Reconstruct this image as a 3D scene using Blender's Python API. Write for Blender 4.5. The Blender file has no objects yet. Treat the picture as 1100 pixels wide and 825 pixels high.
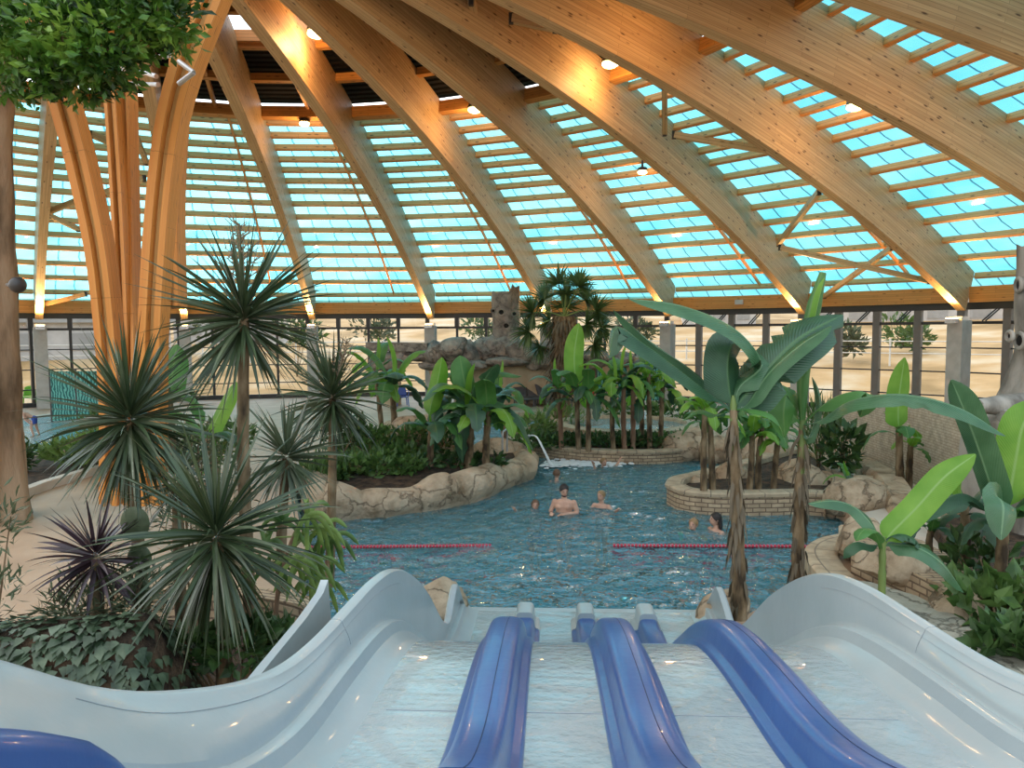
import bpy, bmesh, math, random
from mathutils import Vector, Matrix, noise, Euler
random.seed(11)
PI = math.pi
COL = bpy.context.scene.collection
# ------------------------------------------------------------------ camera
CAM_H, FPX, PITCH, ROLL = 3.5, 802.0, 0.0702, 0.00585
cam_data = bpy.data.cameras.new('camera')
cam_data.sensor_width = 36.0
cam_data.lens = 36.0 * FPX / 1100.0
cam_data.clip_end = 600
cam = bpy.data.objects.new('camera', cam_data)
COL.objects.link(cam)
cam.location = (0, 0, CAM_H)
cam.rotation_euler = (Matrix.Rotation(PI / 2 - PITCH, 4, 'X') @ Matrix.Rotation(-ROLL, 4, 'Z')).to_euler()
bpy.context.scene.camera = cam


def ray(u, v):
    a, b = u - 550.0, 412.5 - v
    c, s = math.cos(ROLL), math.sin(ROLL)
    a, b = a * c + b * s, b * c - a * s
    x, zc = a / FPX, b / FPX
    return Vector((x, math.cos(PITCH) + zc * math.sin(PITCH), -math.sin(PITCH) + zc * math.cos(PITCH)))


def W(u, v, z=0.0):
    """the point of the place at height z seen in that direction"""
    d = ray(u, v)
    t = (z - CAM_H) / d.z
    return Vector((d.x * t, d.y * t, z))


def D(u, v, y):
    """the point at distance y down the hall seen in that direction"""
    d = ray(u, v)
    t = y / d.y
    return Vector((d.x * t, y, CAM_H + d.z * t))


# ------------------------------------------------------------------ materials
def rgb(r, g, b):
    f = lambda c: (c / 255 / 12.92) if c / 255 <= .04045 else ((c / 255 + .055) / 1.055) ** 2.4
    return (f(r), f(g), f(b), 1)


def new_mat(name):
    m = bpy.data.materials.new(name)
    m.use_nodes = True
    nt = m.node_tree
    return m, nt, nt.nodes['Principled BSDF'], nt.nodes['Material Output']


def N(nt, typ, **kw):
    n = nt.nodes.new(typ)
    for k, v in kw.items():
        if k in n.inputs:
            n.inputs[k].default_value = v
        else:
            setattr(n, k, v)
    return n


def ramp(nt, fac, stops):
    r = N(nt, 'ShaderNodeValToRGB')
    e = r.color_ramp.elements
    while len(e) < len(stops):
        e.new(0.5)
    for i, (p, c) in enumerate(stops):
        e[i].position = p
        e[i].color = c
    nt.links.new(fac, r.inputs[0])
    return r.outputs[0]


def noise_mat(name, c1, c2, scale=4, rough=.6, bump=0.0, bscale=None, spec=.4, trans=0.0, c3=None, stretch=(1, 1, 1), coat=0.0, lo=.35, hi=.65):
    m, nt, b, out = new_mat(name)
    tc = N(nt, 'ShaderNodeTexCoord')
    mp = N(nt, 'ShaderNodeMapping')
    mp.inputs['Scale'].default_value = stretch
    nt.links.new(tc.outputs['Object'], mp.inputs[0])
    nz = N(nt, 'ShaderNodeTexNoise', Scale=scale, Detail=5.0)
    nt.links.new(mp.outputs[0], nz.inputs['Vector'])
    st = [(lo, c1), (hi, c2)] if c3 is None else [(lo, c1), ((lo + hi) / 2, c2), (hi, c3)]
    col = ramp(nt, nz.outputs['Fac'], st)
    nt.links.new(col, b.inputs['Base Color'])
    b.inputs['Roughness'].default_value = rough
    b.inputs['Specular IOR Level'].default_value = spec
    b.inputs['Coat Weight'].default_value = coat
    if bump:
        n2 = N(nt, 'ShaderNodeTexNoise', Scale=bscale or scale * 4, Detail=4.0)
        nt.links.new(mp.outputs[0], n2.inputs['Vector'])
        bp = N(nt, 'ShaderNodeBump', Strength=bump, Distance=.05)
        nt.links.new(n2.outputs['Fac'], bp.inputs['Height'])
        nt.links.new(bp.outputs[0], b.inputs['Normal'])
    if trans:
        # leaves let some light through
        tr = N(nt, 'ShaderNodeBsdfTranslucent')
        nt.links.new(col, tr.inputs['Color'])
        mx = N(nt, 'ShaderNodeMixShader')
        mx.inputs[0].default_value = trans
        nt.links.new(b.outputs[0], mx.inputs[1])
        nt.links.new(tr.outputs[0], mx.inputs[2])
        nt.links.new(mx.outputs[0], out.inputs['Surface'])
    return m


def brick_mat(name, c1, c2, mortar, sx=1, sy=1, bw=.4, bh=.15, rough=.8, msize=.012, offset=.5, bump=.5, gen='UV', vary=6):
    m, nt, b, out = new_mat(name)
    tc = N(nt, 'ShaderNodeTexCoord')
    br = N(nt, 'ShaderNodeTexBrick', Scale=1.0)
    br.inputs['Color1'].default_value = c1
    br.inputs['Color2'].default_value = c2
    br.inputs['Mortar'].default_value = mortar
    br.inputs['Brick Width'].default_value = bw
    br.inputs['Row Height'].default_value = bh
    br.inputs['Mortar Size'].default_value = msize
    br.inputs['Mortar Smooth'].default_value = .4
    br.offset = offset
    # a little wander in the courses
    nz = N(nt, 'ShaderNodeTexNoise', Scale=3.0, Detail=2.0)
    nt.links.new(tc.outputs[gen], nz.inputs['Vector'])
    mxv = N(nt, 'ShaderNodeVectorMath', operation='MULTIPLY_ADD')
    mxv.inputs[1].default_value = (.05, .03, 0)
    nt.links.new(nz.outputs['Color'], mxv.inputs[0])
    nt.links.new(tc.outputs[gen], mxv.inputs[2])
    nt.links.new(mxv.outputs[0], br.inputs['Vector'])
    n2 = N(nt, 'ShaderNodeTexNoise', Scale=float(vary), Detail=5.0)
    nt.links.new(tc.outputs['Object'], n2.inputs['Vector'])
    mix = N(nt, 'ShaderNodeMix', data_type='RGBA', blend_type='MULTIPLY')
    mix.inputs[0].default_value = .55
    nt.links.new(br.outputs['Color'], mix.inputs[6])
    nt.links.new(ramp(nt, n2.outputs['Fac'], [(.3, (.45, .42, .4, 1)), (.7, (1.1, 1.1, 1.1, 1))]), mix.inputs[7])
    nt.links.new(mix.outputs[2], b.inputs['Base Color'])
    b.inputs['Roughness'].default_value = rough
    bp = N(nt, 'ShaderNodeBump', Strength=bump, Distance=.02, invert=True)
    nt.links.new(br.outputs['Fac'], bp.inputs['Height'])
    nt.links.new(bp.outputs[0], b.inputs['Normal'])
    return m


def plain(name, c, rough=.5, metal=0.0, spec=.5, coat=0.0):
    return noise_mat(name, tuple(x * .93 for x in c[:3]) + (1,), tuple(min(1, x * 1.05) for x in c[:3]) + (1,), 3, rough, spec=spec, coat=coat) if not metal else metal_mat(name, c, rough)


def metal_mat(name, c, rough):
    m, nt, b, out = new_mat(name)
    tc = N(nt, 'ShaderNodeTexCoord')
    nz = N(nt, 'ShaderNodeTexNoise', Scale=6.0, Detail=3.0)
    nt.links.new(tc.outputs['Object'], nz.inputs['Vector'])
    nt.links.new(ramp(nt, nz.outputs['Fac'], [(.3, tuple(x * .85 for x in c[:3]) + (1,)), (.7, c)]), b.inputs['Base Color'])
    b.inputs['Metallic'].default_value = .85
    b.inputs['Roughness'].default_value = rough
    return m


def glow_mat(name, c, strength):
    m, nt, b, out = new_mat(name)
    b.inputs['Base Color'].default_value = c
    b.inputs['Emission Color'].default_value = c
    b.inputs['Emission Strength'].default_value = strength
    return m


# ------------------------------------------------------------------ mesh builder
class MB:
    def __init__(s):
        s.v, s.f, s.uv, s.mi = [], [], [], []

    def add(s, verts, faces, uvs=None, mi=0):
        o = len(s.v)
        s.v += [Vector(p) for p in verts]
        for i, f in enumerate(faces):
            s.f.append([o + k for k in f])
            s.uv.append([uvs[k] for k in f] if uvs else None)
            s.mi.append(mi)
        return s

    def box(s, c, size, rot=None, mi=0):
        hx, hy, hz = [k / 2 for k in size]
        P = [Vector((x, y, z)) for z in (-hz, hz) for x, y in ((-hx, -hy), (hx, -hy), (hx, hy), (-hx, hy))]
        if rot is not None:
            P = [rot @ p for p in P]
        c = Vector(c)
        return s.add([p + c for p in P], [(0, 3, 2, 1), (4, 5, 6, 7), (0, 1, 5, 4), (1, 2, 6, 5), (2, 3, 7, 6), (3, 0, 4, 7)], mi=mi)

    def bar(s, a, b, w, h, up=(0, 0, 1), mi=0):
        """a beam from a to b, w wide, h deep, with UV along it"""
        a, b = Vector(a), Vector(b)
        d = (b - a)
        L = d.length
        d = d / L
        side = d.cross(Vector(up))
        if side.length < 1e-4:
            side = d.cross(Vector((1, 0, 0)))
        side.normalize()
        upv = side.cross(d)
        o = [side * (i * w / 2) + upv * (j * h / 2) for i, j in ((-1, -1), (1, -1), (1, 1), (-1, 1))]
        for k in range(4):
            p, q = o[k], o[(k + 1) % 4]
            wd = (p - q).length
            s.add([a + p, a + q, b + q, b + p], [(3, 2, 1, 0)], [(0, 0), (0, wd), (L, wd), (L, 0)], mi)
        s.add([a + p for p in o], [(0, 1, 2, 3)], [(0, 0), (w, 0), (w, h), (0, h)], mi)
        s.add([b + p for p in o], [(3, 2, 1, 0)], [(0, 0), (w, 0), (w, h), (0, h)], mi)
        return s

    def tube(s, pts, radii, n=8, cap=True, mi=0):
        pts = [Vector(p) for p in pts]
        if not hasattr(radii, '__len__'):
            radii = [radii] * len(pts)
        rings = []
        prev = None
        L = 0
        uvs = []
        for i, p in enumerate(pts):
            t = (pts[min(i + 1, len(pts) - 1)] - pts[max(i - 1, 0)]).normalized()
            if prev is None:
                x = t.orthogonal().normalized()
            else:
                x = (prev - t * prev.dot(t))
                x = x.normalized() if x.length > 1e-5 else t.orthogonal().normalized()
            prev = x
            y = t.cross(x)
            if i:
                L += (p - pts[i - 1]).length
            for k in range(n):
                a = 2 * PI * k / n
                rings.append(p + (x * math.cos(a) + y * math.sin(a)) * radii[i])
                uvs.append((L, k / n))
        F = []
        for i in range(len(pts) - 1):
            for k in range(n):
                k2 = (k + 1) % n
                F.append((i * n + k, i * n + k2, (i + 1) * n + k2, (i + 1) * n + k))
        if cap:
            F.append(tuple(range(n - 1, -1, -1)))
            F.append(tuple((len(pts) - 1) * n + k for k in range(n)))
        return s.add(rings, F, uvs, mi)

    def ball(s, c, r, nu=10, nv=7, scale=(1, 1, 1), jitter=0.0, seed=0, rot=None, mi=0):
        c = Vector(c)
        P = []
        for j in range(nv + 1):
            th = PI * j / nv
            for i in range(nu):
                ph = 2 * PI * i / nu
                d = Vector((math.sin(th) * math.cos(ph), math.sin(th) * math.sin(ph), math.cos(th)))
                k = 1 + (jitter * noise.noise(d * 1.6 + Vector((seed * 7.3, seed * 3.1, seed))) if jitter else 0)
                p = Vector((d.x * scale[0], d.y * scale[1], d.z * scale[2])) * r * k
                P.append(c + (rot @ p if rot is not None else p))
        F = []
        for j in range(nv):
            for i in range(nu):
                i2 = (i + 1) % nu
                if j == 0:
                    F.append((i, (j + 1) * nu + i, (j + 1) * nu + i2))
                elif j == nv - 1:
                    F.append((j * nu + i, (j + 1) * nu + i, j * nu + i2))
                else:
                    F.append((j * nu + i, (j + 1) * nu + i, (j + 1) * nu + i2, j * nu + i2))
        return s.add(P, F, mi=mi)

    def lathe(s, c, prof, n=16, mi=0):
        c = Vector(c)
        P = [c + Vector((r * math.cos(2 * PI * k / n), r * math.sin(2 * PI * k / n), z)) for r, z in prof for k in range(n)]
        F = [(i * n + k, i * n + (k + 1) % n, (i + 1) * n + (k + 1) % n, (i + 1) * n + k) for i in range(len(prof) - 1) for k in range(n)]
        F.append(tuple(range(n - 1, -1, -1)))
        F.append(tuple((len(prof) - 1) * n + k for k in range(n)))
        return s.add(P, F, mi=mi)

    def prism(s, poly, z0, z1, mi=0, top_mi=None, topuv=True):
        """poly: counter clockwise (x, y); z0, z1 numbers"""
        poly = [Vector((p[0], p[1])) for p in poly]
        area = sum(a.x * b.y - a.y * b.x for a, b in zip(poly, poly[1:] + poly[:1]))
        if area < 0:
            poly.reverse()
        n = len(poly)
        L = 0
        for i in range(n):
            a, b = poly[i], poly[(i + 1) % n]
            l = (b - a).length
            s.add([(a.x, a.y, z0), (b.x, b.y, z0), (b.x, b.y, z1), (a.x, a.y, z1)], [(0, 1, 2, 3)], [(L, z0), (L + l, z0), (L + l, z1), (L, z1)], mi)
            L += l
        tm = mi if top_mi is None else top_mi
        s.add([(p.x, p.y, z1) for p in poly], [tuple(range(n))], [(p.x, p.y) for p in poly], tm)
        s.add([(p.x, p.y, z0) for p in poly], [tuple(range(n - 1, -1, -1))], [(p.x, p.y) for p in poly], mi)
        return s

    def grid(s, fn, nu, nv, mi=0, uvfn=None, flip=False):
        P, U = [], []
        for j in range(nv + 1):
            for i in range(nu + 1):
                a, b = i / nu, j / nv
                P.append(fn(a, b))
                U.append(uvfn(a, b) if uvfn else (a, b))
        F = []
        for j in range(nv):
            for i in range(nu):
                k = j * (nu + 1) + i
                q = (k, k + 1, k + nu + 2, k + nu + 1)
                F.append(q[::-1] if flip else q)
        return s.add(P, F, U, mi)

    def build(s, name, mats, parent=None, loc=None, smooth=True, angle=40, weld=False, thick=0.0):
        me = bpy.data.meshes.new(name)
        if parent is not None:
            org = root_loc(parent)
        else:
            org = Vector(loc) if loc is not None else Vector((0, 0, 0))
        me.from_pydata([tuple(p - org) for p in s.v], [], s.f)
        if not isinstance(mats, (list, tuple)):
            mats = [mats]
        for m in mats:
            me.materials.append(m)
        uvl = me.uv_layers.new(name='UVMap')
        for poly, uv, mi in zip(me.polygons, s.uv, s.mi):
            poly.material_index = mi
            if uv:
                for li, c in zip(poly.loop_indices, uv):
                    uvl.data[li].uv = c[:2]
        if weld:
            bm = bmesh.new()
            bm.from_mesh(me)
            bmesh.ops.remove_doubles(bm, verts=bm.verts, dist=1e-4)
            bmesh.ops.recalc_face_normals(bm, faces=bm.faces)
            bm.to_mesh(me)
            bm.free()
        if smooth:
            me.polygons.foreach_set('use_smooth', [True] * len(me.polygons))
            me.set_sharp_from_angle(angle=math.radians(angle))
        me.update()
        o = bpy.data.objects.new(name, me)
        COL.objects.link(o)
        if parent is not None:
            o.parent = parent
        elif loc is not None:
            o.location = loc
        if thick:
            md = o.modifiers.new('thickness', 'SOLIDIFY')
            md.thickness = thick
            md.offset = -1
        return o


def root_loc(o):
    v = Vector((0, 0, 0))
    while o is not None:
        v += o.location
        o = o.parent
    return v


def thing(name, label, cat, loc=(0, 0, 0), group=None, kind=None):
    o = bpy.data.objects.new(name, None)
    o.empty_display_size = .2
    COL.objects.link(o)
    o.location = loc
    return tag(o, label, cat, group, kind)


def tag(o, label=None, cat=None, group=None, kind=None):
    if label:
        o['label'] = label
    if cat:
        o['category'] = cat
    if group:
        o['group'] = group
    if kind:
        o['kind'] = kind
    return o


def structure(o, label=None, cat=None):
    o['kind'] = 'structure'
    return tag(o, label, cat)


KIDS = {}


def copy_tree(o, parent=None, loc=None, rotz=None, scale=None, label=None, group=None):
    c = o.copy()
    COL.objects.link(c)
    if parent is not None:
        c.parent = parent
    if loc is not None:
        c.location = loc
    if rotz is not None:
        c.rotation_euler = (0, 0, rotz)
    if scale is not None:
        c.scale = (scale,) * 3 if not hasattr(scale, '__len__') else scale
    if label:
        c['label'] = label
    if group:
        c['group'] = group
    for ch in list(o.children):
        copy_tree(ch, c)
    return c


def crom(pts, n):
    """smooth curve through pts"""
    pts = [Vector(p) for p in pts]
    if len(pts) == 2:
        return [pts[0].lerp(pts[1], i / n) for i in range(n + 1)]
    P = [pts[0] * 2 - pts[1]] + pts + [pts[-1] * 2 - pts[-2]]
    out = []
    m = len(pts) - 1
    for i in range(n + 1):
        t = i / n * m
        k = min(int(t), m - 1)
        t -= k
        a, b, c, d = P[k:k + 4]
        out.append(.5 * ((2 * b) + (c - a) * t + (2 * a - 5 * b + 4 * c - d) * t * t + (3 * b - a - 3 * c + d) * t ** 3))
    return out


def lerp_tab(tab, x):
    if x <= tab[0][0]:
        return tab[0][1]
    for (a, p), (b, q) in zip(tab, tab[1:]):
        if x <= b:
            t = (x - a) / (b - a)
            return p + (q - p) * t
    return tab[-1][1]


def smooth_tab(tab, x):
    n = len(tab)
    if x <= tab[0][0]:
        return tab[0][1]
    if x >= tab[-1][0]:
        return tab[-1][1]
    for i in range(n - 1):
        if x <= tab[i + 1][0]:
            x0, y0 = tab[i]
            x1, y1 = tab[i + 1]
            def slope(k):
                if k == 0: return (tab[1][1] - tab[0][1]) / (tab[1][0] - tab[0][0])
                if k == n - 1: return (tab[-1][1] - tab[-2][1]) / (tab[-1][0] - tab[-2][0])
                return (tab[k + 1][1] - tab[k - 1][1]) / (tab[k + 1][0] - tab[k - 1][0])
            h = x1 - x0
            t = (x - x0) / h
            m0, m1 = slope(i) * h, slope(i + 1) * h
            return (2 * t ** 3 - 3 * t * t + 1) * y0 + (t ** 3 - 2 * t * t + t) * m0 + (-2 * t ** 3 + 3 * t * t) * y1 + (t ** 3 - t * t) * m1
# ------------------------------------------------------------------ sky
def make_world():
    w = bpy.data.worlds.new('sky')
    bpy.context.scene.world = w
    w.use_nodes = True
    nt = w.node_tree
    bg = nt.nodes['Background']
    tc = N(nt, 'ShaderNodeTexCoord')
    sep = N(nt, 'ShaderNodeSeparateXYZ')
    nt.links.new(tc.outputs['Generated'], sep.inputs[0])
    grad = ramp(nt, sep.outputs['Z'], [(0.0, (.62, .52, .40, 1)), (.02, (1.0, .99, .97, 1)), (.12, (.95, .98, 1.0, 1)), (.42, (.52, .76, .98, 1)), (1.0, (.62, .78, .92, 1))])  # tan below the horizon is added to throw warm light up at the ribs
    nz = N(nt, 'ShaderNodeTexNoise', Scale=2.2, Detail=6.0)
    mp = N(nt, 'ShaderNodeMapping')
    mp.inputs['Scale'].default_value = (1, 1, 2.2)
    nt.links.new(tc.outputs['Generated'], mp.inputs[0])
    nt.links.new(mp.outputs[0], nz.inputs['Vector'])
    # more cloud towards the left of the hall
    ad = N(nt, 'ShaderNodeMath', operation='MULTIPLY_ADD')
    ad.inputs[1].default_value = -.16
    nt.links.new(sep.outputs['X'], ad.inputs[0])
    nt.links.new(nz.outputs['Fac'], ad.inputs[2])
    cl = ramp(nt, ad.outputs[0], [(.42, (0, 0, 0, 1)), (.66, (1, 1, 1, 1))])
    mix = N(nt, 'ShaderNodeMix', data_type='RGBA')
    nt.links.new(cl, mix.inputs[0])
    nt.links.new(grad, mix.inputs[6])
    mix.inputs[7].default_value = (1.0, 1.0, 1.0, 1)
    nt.links.new(mix.outputs[2], bg.inputs['Color'])
    # bright thin overcast low on the left, where the sun sits behind cloud
    dt = N(nt, 'ShaderNodeVectorMath', operation='DOT_PRODUCT')
    dt.inputs[1].default_value = Vector((-.62, .74, .25)).normalized()
    nt.links.new(tc.outputs['Generated'], dt.inputs[0])
    gl = ramp(nt, dt.outputs['Value'], [(.55, (0, 0, 0, 1)), (1.0, (1, 1, 1, 1))])
    st = N(nt, 'ShaderNodeMath', operation='MULTIPLY_ADD')
    st.inputs[1].default_value = 1.6
    st.inputs[2].default_value = SKY
    nt.links.new(gl, st.inputs[0])
    nt.links.new(st.outputs[0], bg.inputs['Strength'])


SKY = 1.25
make_world()
sc = bpy.context.scene
sc.view_settings.view_transform = 'Standard'
sc.view_settings.look = 'None'
sc.view_settings.gamma = 1.0
sc.view_settings.use_curve_mapping = False
sc.view_settings.exposure = 0.75
sc.cycles.max_bounces = 8
sc.cycles.transparent_max_bounces = 16
sc.cycles.caustics_reflective = False
sc.cycles.caustics_refractive = False
sc.cycles.sample_clamp_indirect = 6.0

# ------------------------------------------------------------------ materials of the hall
def wood_mat(name, c1, c2, dark):
    m, nt, b, out = new_mat(name)
    tc = N(nt, 'ShaderNodeTexCoord')
    mp = N(nt, 'ShaderNodeMapping')
    mp.inputs['Scale'].default_value = (.55, 22, 1)
    nt.links.new(tc.outputs['UV'], mp.inputs[0])
    nz = N(nt, 'ShaderNodeTexNoise', Scale=1.0, Detail=4.0, Roughness=.6)
    nt.links.new(mp.outputs[0], nz.inputs['Vector'])
    col = ramp(nt, nz.outputs['Fac'], [(.3, c1), (.7, c2)])
    br = N(nt, 'ShaderNodeTexBrick', Scale=1.0)
    br.inputs['Brick Width'].default_value = 1.9
    br.inputs['Row Height'].default_value = .085
    br.inputs['Mortar Size'].default_value = .006
    br.inputs['Mortar Smooth'].default_value = .6
    br.inputs['Color1'].default_value = (1, 1, 1, 1)
    br.inputs['Color2'].default_value = (.78, .74, .7, 1)
    br.inputs['Mortar'].default_value = (.42, .37, .32, 1)
    nt.links.new(tc.outputs['UV'], br.inputs['Vector'])
    mx = N(nt, 'ShaderNodeMix', data_type='RGBA', blend_type='MULTIPLY')
    mx.inputs[0].default_value = .8
    nt.links.new(col, mx.inputs[6])
    nt.links.new(br.outputs['Color'], mx.inputs[7])
    # knots
    mp2 = N(nt, 'ShaderNodeMapping')
    mp2.inputs['Scale'].default_value = (2.2, 8, 1)
    nt.links.new(tc.outputs['UV'], mp2.inputs[0])
    vo = N(nt, 'ShaderNodeTexVoronoi', Scale=1.0)
    nt.links.new(mp2.outputs[0], vo.inputs['Vector'])
    kn = ramp(nt, vo.outputs['Distance'], [(.08, (1, 1, 1, 1)), (.2, (0, 0, 0, 1))])
    mx2 = N(nt, 'ShaderNodeMix', data_type='RGBA')
    nt.links.new(kn, mx2.inputs[0])
    nt.links.new(mx.outputs[2], mx2.inputs[6])
    mx2.inputs[7].default_value = dark
    nt.links.new(mx2.outputs[2], b.inputs['Base Color'])
    b.inputs['Roughness'].default_value = .5
    b.inputs['Specular IOR Level'].default_value = .35
    return m


M = {}
M['glulam'] = wood_mat('glulam_spruce', (.50, .31, .15, 1), (.70, .48, .26, 1), (.11, .05, .02, 1))
M['trunkwood'] = wood_mat('glulam_column_wood', (.56, .21, .04, 1), (.68, .29, .065, 1), (.22, .08, .02, 1))
M['purlin'] = wood_mat('purlin_wood', (.74, .33, .11, 1), (.84, .40, .14, 1), (.2, .09, .03, 1))
M['eave'] = wood_mat('eave_beam_wood', (.60, .27, .07, 1), (.70, .34, .10, 1), (.25, .1, .03, 1))
M['dark_steel'] = plain('dark_window_frame', (.035, .033, .032, 1), .45)
M['grey_steel'] = plain('grey_window_post', (.18, .17, .16, 1), .5)
M['steel'] = metal_mat('galvanised_steel', (.6, .6, .6, 1), .4)
M['concrete'] = noise_mat('pale_concrete', (.42, .40, .37, 1), (.52, .50, .47, 1), 3, .8, .15)


def glazing_mat():
    m, nt, b, out = new_mat('cyan_roof_glazing')
    nt.nodes.remove(b)
    tc = N(nt, 'ShaderNodeTexCoord')
    sep = N(nt, 'ShaderNodeSeparateXYZ')
    nt.links.new(tc.outputs['UV'], sep.inputs[0])
    fr = N(nt, 'ShaderNodeMath', operation='FRACT')
    nt.links.new(sep.outputs['X'], fr.inputs[0])
    line = ramp(nt, fr.outputs[0], [(0.05, (.22, .3, .34, 1)), (.09, (1, 1, 1, 1))])
    nz = N(nt, 'ShaderNodeTexNoise', Scale=.35, Detail=3.0)
    nt.links.new(tc.outputs['Object'], nz.inputs['Vector'])
    tint = ramp(nt, nz.outputs['Fac'], [(.3, (.11, .48, .56, 1)), (.7, (.25, .63, .68, 1))])
    mx = N(nt, 'ShaderNodeMix', data_type='RGBA', blend_type='MULTIPLY')
    mx.inputs[0].default_value = 1.0
    nt.links.new(tint, mx.inputs[6])
    nt.links.new(line, mx.inputs[7])
    tr = N(nt, 'ShaderNodeBsdfTransparent')
    nt.links.new(mx.outputs[2], tr.inputs['Color'])
    tl = N(nt, 'ShaderNodeBsdfTranslucent')
    nt.links.new(mx.outputs[2], tl.inputs['Color'])
    mxt = N(nt, 'ShaderNodeMixShader')
    mxt.inputs[0].default_value = .15
    nt.links.new(tr.outputs[0], mxt.inputs[1])
    nt.links.new(tl.outputs[0], mxt.inputs[2])
    gl = N(nt, 'ShaderNodeBsdfGlossy', Roughness=.08)
    ms = N(nt, 'ShaderNodeMixShader')
    ms.inputs[0].default_value = .05
    nt.links.new(mxt.outputs[0], ms.inputs[1])
    nt.links.new(gl.outputs[0], ms.inputs[2])
    nt.links.new(ms.outputs[0], out.inputs['Surface'])
    return m


def clear_glass(name, c=(.80, .80, .78, 1)):
    m, nt, b, out = new_mat(name)
    nt.nodes.remove(b)
    tr = N(nt, 'ShaderNodeBsdfTransparent', Color=c)
    gl = N(nt, 'ShaderNodeBsdfGlossy', Roughness=.02)
    fr = N(nt, 'ShaderNodeFresnel', IOR=1.35)
    ms = N(nt, 'ShaderNodeMixShader')
    nt.links.new(fr.outputs[0], ms.inputs[0])
    nt.links.new(tr.outputs[0], ms.inputs[1])
    nt.links.new(gl.outputs[0], ms.inputs[2])
    nt.links.new(ms.outputs[0], out.inputs['Surface'])
    return m


def deck_mat():
    m, nt, b, out = new_mat('black_corrugated_deck')
    tc = N(nt, 'ShaderNodeTexCoord')
    sep = N(nt, 'ShaderNodeSeparateXYZ')
    nt.links.new(tc.outputs['UV'], sep.inputs[0])
    mu = N(nt, 'ShaderNodeMath', operation='MULTIPLY')
    mu.inputs[1].default_value = 26.0
    nt.links.new(sep.outputs['Y'], mu.inputs[0])
    sn = N(nt, 'ShaderNodeMath', operation='SINE')
    nt.links.new(mu.outputs[0], sn.inputs[0])
    bp = N(nt, 'ShaderNodeBump', Strength=.9, Distance=.06)
    nt.links.new(sn.outputs[0], bp.inputs['Height'])
    nt.links.new(bp.outputs[0], b.inputs['Normal'])
    b.inputs['Base Color'].default_value = (.008, .007, .006, 1)
    b.inputs['Roughness'].default_value = .8
    b.inputs['Specular IOR Level'].default_value = .2
    return m


M['glazing'] = glazing_mat()
M['glass'] = clear_glass('clear_window_glass')
M['deck'] = deck_mat()

# ------------------------------------------------------------------ the dome
R0 = 27.0
CX, CY = -0.20904 * R0, 0.39252 * R0
T0, DT = 0.63945, 0.21804
C3 = Vector((CX, CY, 0))


def soffit(r):
    s = 1 - r / R0
    return CAM_H + R0 * (.0239561 + .4334217 * s - .2081695 * s * s + .00064186 * s ** 3)


def prof_pt(r, off):
    """point of the rib plane: foot radius r, distance off above the soffit"""
    e = .01
    dz = (soffit(r + e) - soffit(r - e)) / (2 * e)
    n = Vector((-dz, 1)).normalized()
    return r + n.x * off, soffit(r) + n.y * off


def polar(r, ang, z):
    return Vector((r * math.cos(ang), r * math.sin(ang), z))


# a rib, built along +x about the dome's centre
RIB_W, RIB_H = .30, 1.5
def rib_mesh():
    mb = MB()
    rs = [R0 - .0 - (R0 - .8) * i / 60 for i in range(61)]
    lo = [prof_pt(r, 0) for r in rs]
    hi = [prof_pt(r, RIB_H) for r in rs]
    w = RIB_W / 2
    L = 0
    for i in range(60):
        l = math.hypot(lo[i + 1][0] - lo[i][0], lo[i + 1][1] - lo[i][1])
        a, b, c, d = lo[i], lo[i + 1], hi[i + 1], hi[i]
        for sgn in (-1, 1):
            q = [(a[0], sgn * w, a[1]), (b[0], sgn * w, b[1]), (c[0], sgn * w, c[1]), (d[0], sgn * w, d[1])]
            mb.add(q, [(0, 1, 2, 3) if sgn > 0 else (3, 2, 1, 0)], [(L, 0), (L + l, 0), (L + l, RIB_H), (L, RIB_H)])
        mb.add([(a[0], -w, a[1]), (b[0], -w, b[1]), (b[0], w, b[1]), (a[0], w, a[1])], [(0, 1, 2, 3)], [(L, 0), (L + l, 0), (L + l, .3), (L, .3)])
        mb.add([(d[0], -w, d[1]), (c[0], -w, c[1]), (c[0], w, c[1]), (d[0], w, d[1])], [(3, 2, 1, 0)], [(L, 0), (L + l, 0), (L + l, .3), (L, .3)])
        L += l
    for i, fl in ((0, 1), (60, 0)):
        a, d = lo[i], hi[i]
        q = (0, 1, 2, 3)
        mb.add([(a[0], -w, a[1]), (a[0], w, a[1]), (d[0], w, d[1]), (d[0], -w, d[1])], [q if fl else q[::-1]], [(0, 0), (.3, 0), (.3, RIB_H), (0, RIB_H)])
    return mb


RIB_LABEL = {
    -3: 'curved timber roof rib passing high over the right of the slide',
    -2: 'curved timber roof rib crossing the top right corner of the view',
    -1: 'broad timber roof rib running down past the upper right edge beside cyan glazing',
    0: 'broad timber roof rib landing on the concrete column beside the hollow grey tree',
    1: 'timber roof rib landing behind the tall rolled banana leaf',
    2: 'timber roof rib landing behind the big banana clump right of the fan palm',
    3: 'timber roof rib landing just behind the shaggy fan palm',
    4: 'timber roof rib landing left of the grey rock tower',
    5: 'timber roof rib landing behind the spiky cordyline left of the rock ledge',
    6: 'slim timber roof rib seen just right of the splayed central column',
    7: 'slim pale timber roof rib seen left of the splayed central column',
    8: 'timber roof rib hidden mostly by the leafy tree at far left',
    9: 'timber roof rib behind the leafy tree crown at top left',
}
rib0 = None
for k in range(-3, 10):
    if rib0 is None:
        rib = rib_mesh().build('roof_rib', M['glulam'], loc=(0, 0, 0), angle=30, weld=True)
        rib.location = C3
        rib0 = rib
    else:
        rib = rib0.copy()
        COL.objects.link(rib)
    rib.rotation_euler = (0, 0, T0 + DT * k)
    tag(rib, RIB_LABEL[k], 'roof rib', 'curved glulam ribs of the dome')

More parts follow.
